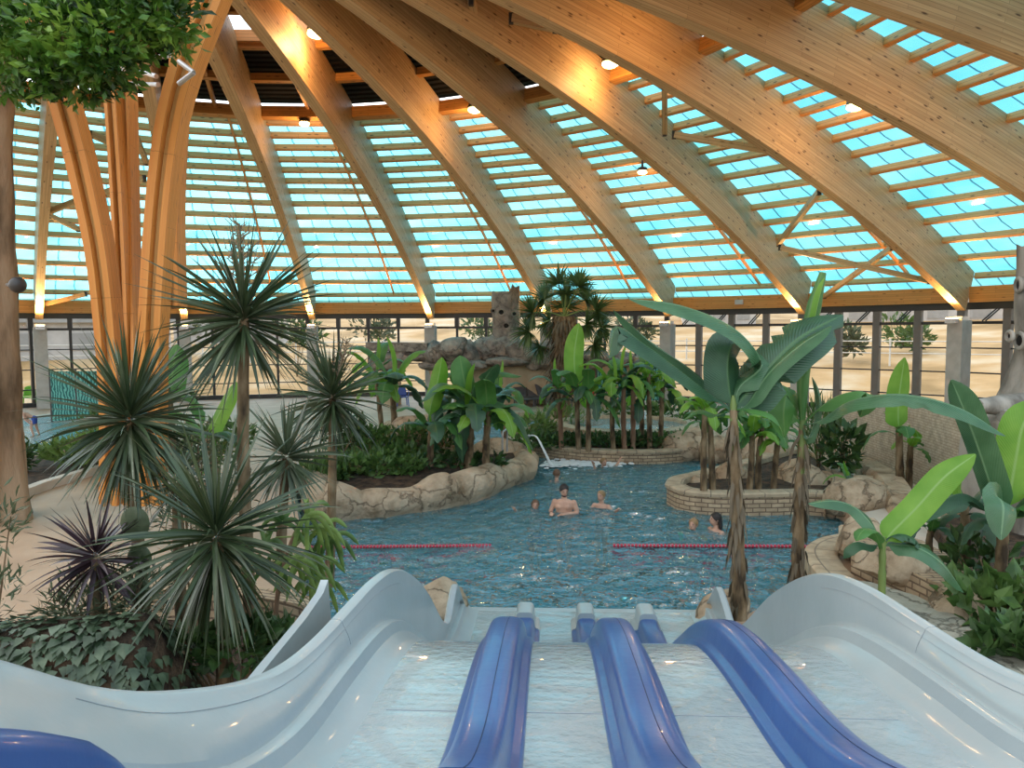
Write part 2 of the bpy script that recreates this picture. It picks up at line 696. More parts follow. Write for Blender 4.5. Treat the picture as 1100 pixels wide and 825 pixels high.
# a bay between two ribs, built from angle 0 to DT about the dome's centre
PUR = [13.1, 13.9, 14.7, 15.5, 16.25, 17.05, 17.82, 18.81, 19.88, 21.0, 22.14, 23.25, 24.55, 25.8, 27.1]
DECKP = [10.6, 8.95, 7.4, 5.9, 4.4]


def chord(r, off, inset=0.16):
    rr, z = prof_pt(r, off)
    a, b = polar(rr, 0, z), polar(rr, DT, z)
    d = (b - a).normalized()
    return a + d * inset, b - d * inset


def up_at(r):
    e = .01
    dz = (soffit(r + e) - soffit(r - e)) / (2 * e)
    c, s = math.cos(DT / 2), math.sin(DT / 2)
    return Vector((-dz * c, -dz * s, 1)).normalized()


BAY_LABEL = {
    -3: 'roof bay of cyan glazing over the top right corner of the hall',
    -2: 'roof bay of bright cyan glazing at the far upper right',
    -1: 'roof bay of cyan glazing above the hollow grey tree',
    0: 'roof bay of cyan glazing crossed by long timber braces on the right',
    1: 'roof bay of cyan glazing between the banana clumps and the dark deck',
    2: 'roof bay of cyan glazing above and right of the fan palm',
    3: 'roof bay of cyan glazing with a hatch, above the rock tower and ledge',
    4: 'roof bay with a bright hatch, of blue grey glazing left of the rock ledge',
    5: 'roof bay of pale glazing above the tallest cordyline',
    6: 'roof bay of pale glazing behind the splayed central column',
    7: 'roof bay of pale glazing left of the splayed central column',
    8: 'roof bay of pale glazing behind the leafy tree at far left',
}


def make_bay(k):
    root = thing('roof_bay', BAY_LABEL[k], 'roof bay', (0, 0, 0), 'roof bays of the dome')
    for r in PUR:
        mb = MB()
        a, b = chord(r, 1.41)
        mb.bar(a, b, .14, .19, up_at(r))
        mb.build('purlin', M['purlin'], root, smooth=False)
    mb = MB()
    a, b = chord(12.3, 1.28)
    mb.bar(a, b, .26, .34, up_at(12.3))
    mb.build('ring_beam', M['eave'], root, smooth=False)
    for r in DECKP:
        mb = MB()
        a, b = chord(r, 1.42)
        mb.bar(a, b, .16, .22, up_at(r))
        mb.build('deck_purlin', M['eave'], root, smooth=False)
    # batten down the bay
    fr = .32
    pts = []
    mb = MB()
    rs = [12.5 + (26.9 - 12.5) * i / 18 for i in range(19)]
    for i, r in enumerate(rs):
        a, b = chord(r, 1.36, 0)
        pts.append(a.lerp(b, fr))
    for a, b in zip(pts, pts[1:]):
        mb.bar(a, b, .07, .12, up_at(20))
    mb.build('batten', M['purlin'], root, smooth=False)
    mb = MB()
    rs = [4.4 + (12.3 - 4.4) * i / 8 for i in range(9)]
    pts = []
    for r in rs:
        a, b = chord(r, 1.40, 0)
        pts.append(a.lerp(b, .43))
    for a, b in zip(pts, pts[1:]):
        mb.bar(a, b, .1, .16, up_at(9))
    mb.build('deck_batten', M['eave'], root, smooth=False)
    # glazing
    rs = [12.35] + PUR + [28.45]
    mb = MB()
    n = 12
    for r1, r2 in zip(rs, rs[1:]):
        a1, b1 = chord(r1, 1.53, 0)
        a2, b2 = chord(r2, 1.53, 0)
        nb = max(3, round((b1 - a1).length / .72))
        mb.add([a1, b1, b2, a2], [(0, 1, 2, 3)], [(0, r1), (nb, r1), (nb, r2), (0, r2)])
    mb.build('glazing', M['glazing'], root, smooth=False)
    # deck
    mb = MB()
    rs = [2.0, 3.2, 4.4, 5.9, 7.4, 8.95, 10.6, 12.35]
    cells = [0, .28, .5, 1.0]
    for i, (r1, r2) in enumerate(zip(rs, rs[1:])):
        a1, b1 = chord(r1, 1.62, 0)
        a2, b2 = chord(r2, 1.62, 0)
        for j, (c1, c2) in enumerate(zip(cells, cells[1:])):
            if k in (3, 4) and i == 4 and j == 2:
                continue
            mb.add([a1.lerp(b1, c1), a1.lerp(b1, c2), a2.lerp(b2, c2), a2.lerp(b2, c1)], [(0, 1, 2, 3)], [(c1, r1), (c2, r1), (c2, r2), (c1, r2)])
    mb.build('dark_deck', M['deck'], root, smooth=False)
    if k in (3, 4):
        a1, b1 = chord(7.55, 1.55, 0)
        a2, b2 = chord(8.8, 1.55, 0)
        q = [a1.lerp(b1, .47), a1.lerp(b1, .99), a2.lerp(b2, .99), a2.lerp(b2, .47)]
        mb = MB()
        for a, b in zip(q, q[1:] + q[:1]):
            mb.bar(a, b, .12, .3, up_at(8.2))
        h = mb.build('roof_hatch', M['purlin'], root, smooth=False)
        mb = MB()
        c = [p + up_at(8.2) * .2 for p in q]
        mb.add(c, [(0, 1, 2, 3)])
        mb.build('hatch_glass', M['glass'], h, smooth=False)
    root.location = C3
    root.rotation_euler = (0, 0, T0 + DT * k)
    return root


bays = {4: make_bay(4), 3: make_bay(3)}
plainbay = make_bay(5)
for k in (-3, -2, -1, 0, 1, 2, 6, 7, 8):
    copy_tree(plainbay, rotz=T0 + DT * k, label=BAY_LABEL[k])
# ------------------------------------------------------------------ eave, window wall, columns
def ring_pt(r, k, z):
    a = T0 + DT * k
    return C3 + polar(r, a, z)


def bay_pt(r, k, f, z):
    return ring_pt(r, k, z).lerp(ring_pt(r, k + 1, z), f)


M['uplight'] = glow_mat('warm_uplight_glow', (1.0, .62, .2, 1), 14.0)
WR = R0 + .95
for n, k in enumerate(range(-3, 9)):
    mb = MB()
    a, b = ring_pt(R0 + .35, k, 4.72), ring_pt(R0 + .35, k + 1, 4.72)
    d = (b - a).normalized()
    mb.bar(a + d * .16, b - d * .16, .22, .56)
    o = mb.build('trim_%d' % (n + 1), M['eave'], smooth=False)
    structure(o, 'orange timber eave beam over the window wall')
    w = thing('window_%d' % (n + 1), 'dark framed window bay of the round glass wall', 'window', ring_pt(WR, k, 0), kind='structure')
    mb = MB()
    a, b = ring_pt(WR, k, 0), ring_pt(WR, k + 1, 0)
    d = (b - a).normalized()
    Z = Vector((0, 0, 1))
    mb.bar(a + Z * 4.33, b + Z * 4.33, .3, .26)
    mb.bar(a + Z * 3.72, b + Z * 3.72, .16, .11)
    for z in (2.8, 1.9, 1.0):
        mb.bar(a + Z * z, b + Z * z, .07, .05)
    mb.bar(a + Z * .32, b + Z * .32, .14, .2)
    mb.build('frame', M['dark_steel'], w, smooth=False)
    for f in (.055, .30, .55, .80):
        p = a.lerp(b, f)
        mb = MB()
        thick = f < .1
        if k <= 1:
            mb.bar(p + Z * .2, p + Z * 4.25, .24 if not thick else .34, .26, d)
            mb.build('post', M['grey_steel'], w, smooth=False)
        else:
            mb.bar(p + Z * 3.7, p + Z * 4.25, .26 if not thick else .36, .2, d)
            mb.bar(p + Z * .2, p + Z * 3.7, .07 if not thick else .3, .12, d)
            mb.build('post', M['dark_steel'], w, smooth=False)
    mb = MB()
    mb.add([a + Z * .3, b + Z * .3, b + Z * 3.7, a + Z * 3.7], [(0, 1, 2, 3)])
    mb.add([a + Z * 3.75, b + Z * 3.75, b + Z * 4.2, a + Z * 4.2], [(0, 1, 2, 3)])
    mb.build('pane', M['glass'], w, smooth=False)
    if k in (-1, 0, 1):
        out = Vector((math.cos(T0 + DT * (k + .5)), math.sin(T0 + DT * (k + .5)), 0))
        for f in (.30, .55, .80):
            p = a.lerp(b, f + .03)
            mb = MB()
            for dd in (.05, .16):
                mb.bar(p + Z * (4.2) - out * .15 + d * dd, p + Z * 3.78 - out * .55 + d * (dd + .25), .04, .04)
            mb.build('vent_arm', M['dark_steel'], w, smooth=False)

COLUMN_LABEL = {
    -3: 'pale concrete column far round the glass wall on the right', -2: 'pale concrete column beyond the hollow grey tree',
    -1: 'pale concrete column hidden behind the hollow grey tree', 0: 'broad pale concrete column standing just left of the hollow grey tree',
    1: 'pale concrete column behind the tall rolled banana leaf', 2: 'pale concrete column behind the drooping banana leaves right of the fan palm',
    3: 'pale concrete column behind the shaggy fan palm', 4: 'pale concrete column rising behind the middle of the rock ledge',
    5: 'pale concrete column just left of the rock ledge', 6: 'pale concrete column right of the splayed central timber column',
    7: 'pale concrete column left of the splayed central column, beside the tree trunk', 8: 'pale concrete column behind the tree trunk at far left'}
for k in range(-3, 9):
    t = thing('concrete_column', COLUMN_LABEL[k], 'column', ring_pt(R0 - .1, k, .2), 'concrete columns of the glass wall')
    a = T0 + DT * k
    rot = Matrix.Rotation(a, 3, 'Z')
    mb = MB()
    mb.box(ring_pt(R0 - .1, k, .2) + Vector((0, 0, 1.8)), (.8, .5, 3.6), rot)
    mb.build('shaft', M['concrete'], t, smooth=False)
    mb = MB()
    mb.box(ring_pt(R0 - .1, k, 3.87), (.6, .4, .14), rot)
    mb.build('head_plate', M['steel'], t, smooth=False)
    # warm uplight fixed to the inner face of each column
    u = thing('uplight', COLUMN_LABEL[k].replace('broad pale concrete', 'concrete').replace('pale concrete column', 'warm uplight on the concrete column').replace('concrete column standing', 'warm uplight on the column standing'), 'lamp', ring_pt(R0 - .75, k, 3.8), 'uplights on the columns')
    mb = MB()
    mb.box(ring_pt(R0 - .72, k, 3.78), (.3, .34, .16), rot)
    mb.build('housing', M['steel'], u, smooth=False)
    mb = MB()
    mb.box(ring_pt(R0 - .72, k, 3.875), (.26, .30, .03), rot)
    mb.build('lens', M['uplight'], u, smooth=False)
    ld = bpy.data.lights.new('uplight_lamp', 'SPOT')
    ld.energy = 430
    ld.color = (1, .52, .17)
    ld.spot_size = math.radians(150)
    ld.spot_blend = .9
    ld.shadow_soft_size = .15
    lo = bpy.data.objects.new('uplight_lamp', ld)
    COL.objects.link(lo)
    lo.location = ring_pt(R0 - .8, k, 3.95)
    lo.rotation_euler = Vector((-math.cos(a) * .8, -math.sin(a) * .8, 1)).to_track_quat('-Z', 'Y').to_euler()

# floodlights hung from the ribs
FLOODS = [(340, 36, 'twin floodlight glowing under the dark deck beside the hatch', 2.1),
          (655, 69, 'small floodlight at the end of the dark deck above the brace', 1.6),
          (510, 118, 'floodlight glowing at the edge of the dark deck mid roof', 1.6),
          (918, 115, 'bright floodlight among the cyan glazing at upper right', 1.6),
          (327, 133, 'small lamp hung at the deck edge above the tallest cordyline', 1.0),
          (690, 185, 'small lamp on the glazing above the right banana clump', 1.0),
          (746, -12, 'added floodlight lighting the broad rib at the top of the roof', 1.0),  # this lamp and those after it are added to warm the ribs
          (45, 45, 'added floodlight behind the tree crown at top left', 1.0),
          (420, -10, 'added floodlight lighting the ribs at the top middle of the roof', 1.0),
          (1085, 20, 'added floodlight lighting the rib at the top right corner', 1.0)]
def hit_roof(u, v, off):
    d = ray(u, v)
    t = 2.0
    while t < 60:
        p = Vector((0, 0, CAM_H)) + d * t
        r = math.hypot(p.x - CX, p.y - CY)
        if p.z > soffit(r) + off:
            return p
        t += .02
    return p
for u_, v_, lab, sc_ in FLOODS:
    p = hit_roof(u_, v_, .95)
    r = math.hypot(p.x - CX, p.y - CY)
    f = thing('floodlight', lab, 'lamp', p, 'floodlights under the roof')
    mb = MB()
    mb.ball(p, .13 * sc_ ** .5, scale=(1.2, 1, .6))
    mb.build('lens', M['uplight'], f)
    mb = MB()
    mb.lathe(p + Vector((0, 0, .04)), [(.17 * sc_ ** .5, 0), (.15 * sc_ ** .5, .1), (.04, .14), (.02, 1.62 + soffit(r) - p.z if False else .45)], 10)
    mb.build('hood', M['dark_steel'], f)
    ld = bpy.data.lights.new('floodlight_lamp', 'POINT')
    ld.energy = 34 * sc_
    ld.color = (1, .60, .26)
    ld.shadow_soft_size = .2
    lo = bpy.data.objects.new('floodlight_lamp', ld)
    COL.objects.link(lo)
    lo.location = p + Vector((0, 0, -.3))

# ------------------------------------------------------------------ braces in the bays
M['brace'] = wood_mat('brace_wood', (.58, .38, .18, 1), (.68, .46, .24, 1), (.3, .15, .05, 1))
BRACES = [((714, 92), (714, 142), .55, .55, 'short timber brace standing across the bay above the banana clump'),
          ((724, 145), (828, 162), .5, .45, 'long timber brace crossing the cyan bay at upper right'),
          ((880, 206), (836, 262), .6, .55, 'timber brace slanting down left in the right bay'),
          ((838, 266), (998, 302), .25, .3, 'long timber brace sloping down right above the glass wall'),
          ((958, 266), (886, 318), .75, .75, 'timber brace crossing the long one near the eave'),
          ((506, 0), (511, 18), .5, .5, 'short timber strut high in the dark deck'),
          ((549, 20), (596, 30), .6, .6, 'level timber strut beneath the dark deck'),
          ((143, 139), (157, 174), .6, .6, 'pale brace behind the slender middle legs of the central column'),
          ((97, 144), (118, 153), .7, .7, 'pale brace between the two left legs of the central column'),
          ((52, 228), (86, 214), .6, .6, 'pale brace left of the central column, rising right'),
          ((52, 231), (84, 246), .6, .6, 'pale brace left of the central column, falling right'),
          ((112, 207), (155, 192), .6, .6, 'pale brace behind the middle of the central column'),
          ((44, 328), (92, 316), .5, .5, 'pale brace just above the eave left of the central column')]
for (a, b, oa, ob, lab) in BRACES:
    mb = MB()
    pa, pb = hit_roof(a[0], a[1], oa), hit_roof(b[0], b[1], ob)
    mb.bar(pa, pb, .14, .17)
    t = thing('timber_brace', lab, 'brace', pa, 'timber braces between the ribs')
    mb.build('strut', M['brace'], t, smooth=False)
    for p in (pa, pb):
        mb = MB()
        mb.box(p, (.1, .1, .22))
        mb.build('steel_shoe', M['dark_steel'], t, smooth=False)

# ------------------------------------------------------------------ central column: laminated legs splaying apart
def leg_mesh(pts, w, h, facing):
    """curved laminated leg: pts centre line, w across the view, h along the view, made of three laminae with steps between"""
    mb = MB()
    P = crom(pts, 24)
    L = 0
    laminae = ((-.36, .28, .0), (-.10, .24, .07), (.12, .20, -.05), (.36, .28, .03))
    for (c, ww, dp) in laminae:
        rings = []
        uvs = []
        L = 0
        for i, p in enumerate(P):
            t = (P[min(i + 1, 24)] - P[max(i - 1, 0)]).normalized()
            side = t.cross(facing).normalized()
            f = side.cross(t).normalized()
            k = 1 + .25 * i / 24
            o = p + side * (c * w * k) - f * (-dp)
            hw = ww * w * k / 2
            rings += [o - side * hw - f * h / 2, o + side * hw - f * h / 2, o + side * hw + f * h / 2, o - side * hw + f * h / 2]
            if i:
                L += (p - P[i - 1]).length
            uvs += [(L, 0), (L, ww * w), (L, ww * w + h), (L, ww * w + h * 2)]
        F = []
        for i in range(24):
            for q in range(4):
                q2 = (q + 1) % 4
                F.append((i * 4 + q, i * 4 + q2, i * 4 + 4 + q2, i * 4 + 4 + q))
        F.append((3, 2, 1, 0))
        F.append((96, 97, 98, 99))
        mb.add(rings, F, uvs, 1 if c == -.10 else 0)
    return mb


M['trunklight'] = wood_mat('pale_glulam_lamina', (.62, .36, .12, 1), (.74, .47, .18, 1), (.22, .08, .02, 1))
cc = Vector((CX, CY, .1))
col = thing('timber_column', 'orange laminated timber column of splaying legs rising among the cordylines', 'column', cc)
yl = 10.1
legs = [([D(121, 540, yl + .2), D(121, 420, yl + .1), D(110, 290, yl), D(93, 200, yl - .05), D(71, 115, yl - .1), D(36, 0, yl - .2), D(8, -90, yl - .2)], .27, .28),
        ([D(164, 540, yl + .2), D(164, 420, yl + .1), D(165, 340, yl), D(175, 200, yl - .05), D(192, 100, yl - .1), D(228, 0, yl - .2), D(262, -90, yl - .3)], .29, .28),
        ([D(134, 540, 11.2), D(136, 400, 11.2), D(131, 250, 11.6), D(123, 120, 12.2), D(117, 60, 12.5), D(111, 20, 12.7)], .18, .28),
        ([D(145, 540, 11.2), D(143, 400, 11.2), D(140, 250, 11.8), D(137, 90, 12.6), D(136, 60, 12.8), D(135, 30, 13)], .17, .28),
        ([D(188, 330, 11.4), D(186, 200, 11.6), D(196, 60, 11.8), D(210, 0, 11.8), D(222, -60, 12)], .25, .3)]
for pts, w, h in legs:
    mbl = leg_mesh(pts, w, h, Vector((0, 1, 0)))
    mbl.build('timber_leg', [M['trunkwood'], M['trunklight']], col, smooth=False)
for a, b, d1, d2 in [((128, 70), (168, 82), 10.6, 10.0), ((135, 90), (170, 91), 10.9, 10.0), ((124, 92), (136, 68), 11.5, 11.5), ((192, 66), (208, 78), 9.6, 9.5),
                     ((192, 90), (208, 78), 9.6, 9.5), ((152, 62), (186, 60), 11.5, 10.5), ((122, 66), (138, 92), 11.6, 11.6)]:
    mb = MB()
    mb.tube([D(*a, d1), D(*b, d2)], .032, 8)
    mb.build('steel_brace', M['steel'], col)
# ------------------------------------------------------------------ water and decks
def water_mat(name, tint, sc1=2.2, amp=.35, refl=1.0, body=(.07, .42, .56, 1), murk=.38):
    m, nt, b, out = new_mat(name)
    nt.nodes.remove(b)
    tc = N(nt, 'ShaderNodeTexCoord')
    mp = N(nt, 'ShaderNodeMapping')
    mp.inputs['Scale'].default_value = (1, 1.0, 1)
    nt.links.new(tc.outputs['Object'], mp.inputs[0])
    n1 = N(nt, 'ShaderNodeTexNoise', Scale=sc1, Detail=3.0, Distortion=.6)
    n2 = N(nt, 'ShaderNodeTexNoise', Scale=sc1 * 3.2, Detail=2.0, Distortion=.5)
    nt.links.new(mp.outputs[0], n1.inputs['Vector'])
    nt.links.new(mp.outputs[0], n2.inputs['Vector'])
    ad = N(nt, 'ShaderNodeMath', operation='MULTIPLY_ADD')
    ad.inputs[1].default_value = .3
    nt.links.new(n2.outputs['Fac'], ad.inputs[0])
    nt.links.new(n1.outputs['Fac'], ad.inputs[2])
    bp = N(nt, 'ShaderNodeBump', Strength=1.0, Distance=amp)
    nt.links.new(ad.outputs[0], bp.inputs['Height'])
    tr = N(nt, 'ShaderNodeBsdfTransparent', Color=tint)
    gl = N(nt, 'ShaderNodeBsdfGlossy', Roughness=.03)
    nt.links.new(bp.outputs[0], gl.inputs['Normal'])
    fr = N(nt, 'ShaderNodeFresnel', IOR=1.5)
    nt.links.new(bp.outputs[0], fr.inputs['Normal'])
    mu = N(nt, 'ShaderNodeMath', operation='MULTIPLY', use_clamp=True)
    mu.inputs[1].default_value = refl
    nt.links.new(fr.outputs[0], mu.inputs[0])
    ms = N(nt, 'ShaderNodeMixShader')
    nt.links.new(mu.outputs[0], ms.inputs[0])
    # the water's own blue, scattered back from its depth
    df = N(nt, 'ShaderNodeBsdfDiffuse', Color=body)
    mb_ = N(nt, 'ShaderNodeMixShader')
    mb_.inputs[0].default_value = murk
    nt.links.new(tr.outputs[0], mb_.inputs[1])
    nt.links.new(df.outputs[0], mb_.inputs[2])
    nt.links.new(mb_.outputs[0], ms.inputs[1])
    nt.links.new(gl.outputs[0], ms.inputs[2])
    nt.links.new(ms.outputs[0], out.inputs['Surface'])
    return m


M['water'] = water_mat('pool_water', (.42, .80, .92, 1), 3.0, .5, 3.0, (.05, .36, .46, 1))
M['paddling'] = water_mat('paddling_pool_water', (.75, .95, .97, 1), 3.0, .12, 1.0, (.4, .75, .8, 1), .2)
M['pool_floor'] = brick_mat('blue_pool_tiles', (.08, .48, .66, 1), (.09, .52, .70, 1), (.16, .6, .74, 1), bw=.5, bh=.5, offset=0, rough=.4, bump=.1, vary=1)
M['tan_floor'] = noise_mat('tan_deck_floor', (.38, .25, .155, 1), (.47, .32, .205, 1), 1.2, .55, .08, 30)
M['coping'] = brick_mat('beige_stone_coping', (.52, .41, .27, 1), (.44, .34, .22, 1), (.25, .2, .14, 1), bw=.5, bh=.4, msize=.015)
M['stone'] = brick_mat('beige_stone_courses', (.54, .41, .26, 1), (.42, .31, .19, 1), (.2, .14, .09, 1), bw=.24, bh=.085, msize=.014)
def rock_mat(name, c1, c2, c3, crack):
    m, nt, b, out = new_mat(name)
    tc = N(nt, 'ShaderNodeTexCoord')
    nz = N(nt, 'ShaderNodeTexNoise', Scale=1.7, Detail=8.0, Roughness=.65)
    nt.links.new(tc.outputs['Object'], nz.inputs['Vector'])
    col = ramp(nt, nz.outputs['Fac'], [(.32, c1), (.5, c2), (.68, c3)])
    va = N(nt, 'ShaderNodeVectorMath', operation='MULTIPLY_ADD')
    va.inputs[1].default_value = (.7, .7, .7)
    nt.links.new(nz.outputs['Color'], va.inputs[0])
    nt.links.new(tc.outputs['Object'], va.inputs[2])
    vo = N(nt, 'ShaderNodeTexVoronoi', Scale=1.5, feature='DISTANCE_TO_EDGE')
    nt.links.new(va.outputs[0], vo.inputs['Vector'])
    ck = ramp(nt, vo.outputs['Distance'], [(.0, (.45, .45, .45, 1)), (.028, (1, 1, 1, 1))])
    mx = N(nt, 'ShaderNodeMix', data_type='RGBA')
    nt.links.new(ck, mx.inputs[0])
    mx.inputs[6].default_value = crack
    nt.links.new(col, mx.inputs[7])
    nt.links.new(mx.outputs[2], b.inputs['Base Color'])
    b.inputs['Roughness'].default_value = .85
    b.inputs['Specular IOR Level'].default_value = .25
    n2 = N(nt, 'ShaderNodeTexNoise', Scale=9.0, Detail=6.0)
    nt.links.new(tc.outputs['Object'], n2.inputs['Vector'])
    ad = N(nt, 'ShaderNodeMath', operation='MULTIPLY_ADD')
    ad.inputs[1].default_value = .8
    nt.links.new(ck, ad.inputs[0])
    nt.links.new(n2.outputs['Fac'], ad.inputs[2])
    bp = N(nt, 'ShaderNodeBump', Strength=.8, Distance=.06)
    nt.links.new(ad.outputs[0], bp.inputs['Height'])
    nt.links.new(bp.outputs[0], b.inputs['Normal'])
    return m


M['rock'] = rock_mat('carved_beige_rock', (.22, .155, .09, 1), (.43, .33, .22, 1), (.54, .43, .30, 1), (.10, .07, .045, 1))
M['greyrock'] = rock_mat('carved_grey_rock', (.10, .085, .075, 1), (.29, .245, .21, 1), (.44, .37, .30, 1), (.05, .04, .035, 1))
M['soil'] = noise_mat('dark_planting_soil', (.018, .012, .008, 1), (.09, .055, .03, 1), 6, .95, .8, 20)
M['netstone'] = brick_mat('fine_netted_beige_wall', (.55, .47, .36, 1), (.50, .42, .31, 1), (.36, .29, .21, 1), bw=.16, bh=.055, msize=.008)
M['path'] = noise_mat('pale_path_paving', (.50, .44, .36, 1), (.60, .54, .45, 1), 2, .7, .1, 20)
DECK = .22
SHORE_PX = [(296, 672), (318, 640), (330, 602), (322, 562), (318, 528), (335, 506), (360, 487), (396, 470), (428, 456), (455, 447), (480, 442), (540, 441.5), (600, 446),
            (640, 452), (700, 452), (752, 462), (800, 480), (838, 495), (862, 515), (905, 546), (917, 562), (918, 575), (893, 582), (884, 590), (889, 604), (897, 620), (880, 637), (845, 648), (815, 654), (790, 668)]
shore = [W(u, v, DECK) for u, v in SHORE_PX]
shore = crom(shore, 90)
shore = [p for p in shore] + [Vector((2.62, 7.4, DECK)), Vector((2.6, 4.6, DECK)), Vector((-1.6, 4.6, DECK))]
outer = [C3 + polar(R0 + 1.1, 2 * PI * i / 72, DECK) for i in range(72)]
bm = bmesh.new()
def loop_edges(bm, pts):
    vs = [bm.verts.new(p) for p in pts]
    return [bm.edges.new((vs[i], vs[(i + 1) % len(vs)])) for i in range(len(vs))], vs
e1, v1 = loop_edges(bm, outer)
e2, v2 = loop_edges(bm, shore)
bmesh.ops.triangle_fill(bm, use_beauty=True, use_dissolve=False, edges=e1 + e2)
# pool side walls
low = [bm.verts.new((v.co.x, v.co.y, -1.35)) for v in v2]
for i in range(len(v2)):
    j = (i + 1) % len(v2)
    bm.faces.new((v2[i], v2[j], low[j], low[i]))
bmesh.ops.recalc_face_normals(bm, faces=bm.faces)
for f in bm.faces:
    if abs(f.normal.z) > .9 and f.normal.z < 0:
        f.normal_flip()
me = bpy.data.meshes.new('floor')
bm.to_mesh(me)
bm.free()
me.materials.append(M['tan_floor'])
fl = bpy.data.objects.new('floor', me)
COL.objects.link(fl)
structure(fl, 'tan deck floor around the pool')
mb = MB()
mb.add([(-24, 3.0, -1.3), (24, 3.0, -1.3), (24, 36, -1.3), (-24, 36, -1.3)], [(0, 1, 2, 3)], [(-24, 3), (24, 3), (24, 36), (-24, 36)])
structure(mb.build('floor', M['pool_floor'], smooth=False), 'blue tiled pool floor')
mb = MB()
def ripple(a, b):
    x, y = -8 + a * 20, 3.6 + 30.0 * b ** 1.25
    k = min(1, .55 + y / 40)
    p = Vector((x * 1.5, y * 1.5, 0))
    h = .034 * noise.noise(p + Vector((3.1, 0, .7))) + .020 * noise.noise(p * 2.3 + Vector((0, 5.2, 1.9))) + .013 * noise.noise(p * 4.1 + Vector((2, 7, .3))) + .030 * noise.noise(Vector((x * .55, y * .7, 4.4)))
    return Vector((x, y, h * k))
mb.grid(ripple, 210, 330)
wt = mb.build('pool_water', M['water'])
tag(wt, 'rippled blue water of the big pool', 'water', kind='stuff')


def coping(name, pts, w, z0, z1, mat, label, closed=False, cat='coping', kind=None):
    """a low kerb following pts"""
    mb = MB()
    n = len(pts)
    L = 0
    ring = []
    for i, p in enumerate(pts):
        a = pts[(i - 1) % n] if closed or i > 0 else pts[i]
        b = pts[(i + 1) % n] if closed or i < n - 1 else pts[i]
        t = (b - a)
        t.z = 0
        t.normalize()
        s = Vector((-t.y, t.x, 0))
        ring.append((p, s))
    P, U = [], []
    for i, (p, s) in enumerate(ring):
        if i:
            L += (p - ring[i - 1][0]).length
        for (o, z, v) in ((-w / 2, z0, 0), (-w / 2, z1 - .03, z1 - z0), (-w / 2 + .04, z1, z1 - z0 + .05), (w / 2 - .04, z1, z1 - z0 + w), (w / 2, z1 - .03, z1 - z0 + w + .05), (w / 2, z0, 2 * (z1 - z0) + w)):
            P.append(Vector((p.x, p.y, z)) + s * o)
            U.append((L, v))
    F = []
    for i in range(n if closed else n - 1):
        j = (i + 1) % n
        for k in range(5):
            F.append((i * 6 + k, i * 6 + k + 1, j * 6 + k + 1, j * 6 + k))
    mb.add(P, F, U)
    if not closed:
        mb.add(P[:6], [(0, 1, 2, 3, 4, 5)])
        mb.add(P[-6:], [(5, 4, 3, 2, 1, 0)])
    o = mb.build(name, mat, weld=False)
    return tag(o, label, cat, kind=kind)


# stone kerb on the right shore
kerb = [W(u, v, .3) for u, v in [(917, 566), (916, 576), (893, 582), (882, 592), (888, 606), (903, 622), (925, 643)]]
coping('stone_kerb', crom(kerb, 24), .45, -.3, .32, M['coping'], 'curved pale stone kerb at the pool corner by the steps', cat='kerb')
# back shore kerb
kerb = [W(u, v, .25) for u, v in [(396, 470), (428, 456), (455, 447), (480, 442), (540, 441.5), (600, 446), (640, 452)]]
coping('stone_kerb', crom(kerb, 30), .4, -.3, .28, M['coping'], 'pale stone kerb along the far shore of the pool', cat='kerb')

# steps into the pool on the right
t = thing('pool_steps', 'wide blue steps descending into the pool beside the right planter', 'steps', W(880, 575, 0))
M['step'] = noise_mat('blue_step_tiles', (.12, .42, .48, 1), (.16, .48, .54, 1), 4, .5)
for i in range(4):
    mb = MB()
    a = W(912 - i * 22, 566, -.12)
    b = W(890 - i * 24, 584, -.12)
    c = W(880 - i * 24, 584, -.12)
    d = W(900 - i * 24, 564, -.12)
    poly = [W(918 - i * 24, 560, 0), W(893 - i * 24, 588, 0), W(700, 592, 0), W(770, 562, 0)]
    poly = [W(918 - i * 20, 561, 0), W(889 - i * 18, 584, 0), W(869 - i * 18, 584, 0), W(898 - i * 20, 561, 0)]
    mb.prism(poly, -1.3, -.10 - i * .13)
    mb.build('step', M['step'], t, smooth=False)

# paddling pool on the left
def pad_ring(px, z):
    return crom([W(u, v, z) for u, v in px] , 30)
PAD = [(27, 489), (60, 484), (105, 476), (128, 462), (108, 450), (70, 446), (24, 452), (-30, 466), (-50, 482), (-10, 490), (27, 489)]
pp = pad_ring(PAD, .3)[:-1]
t = thing('paddling_pool', 'shallow pale blue paddling pool behind the tree trunk on the left', 'pool', W(60, 470, .22))
M['lightblue'] = noise_mat('pale_blue_pool_liner', (.45, .72, .78, 1), (.55, .8, .85, 1), 2, .5)
mb = MB()
mb.add(pp, [tuple(range(len(pp)))], [(p.x, p.y) for p in pp])
mb.build('liner', M['lightblue'], t, smooth=False)
mb = MB()
mb.add([p + Vector((0, 0, .05)) for p in pp], [tuple(range(len(pp)))])
o = mb.build('shallow_water', M['paddling'], t, smooth=False)
mb = MB()
cen = sum(pp, Vector()) / len(pp)
n = len(pp)
P, U, F = [], [], []
L = 0
for i, p in enumerate(pp):
    d = (p - cen); d.z = 0; d.normalize()
    if i: L += (p - pp[i - 1]).length
    for o_, z in ((0, .2), (0, .38), (.35, .38), (.35, .2)):
        q = p + d * o_; q.z = z
        P.append(q); U.append((L, o_ + z))
for i in range(n):
    j = (i + 1) % n
    for k in range(3):
        F.append((i * 4 + k, i * 4 + k + 1, j * 4 + k + 1, j * 4 + k))
mb.add(P, F, U)
mb.build('rim', M['path'], t)

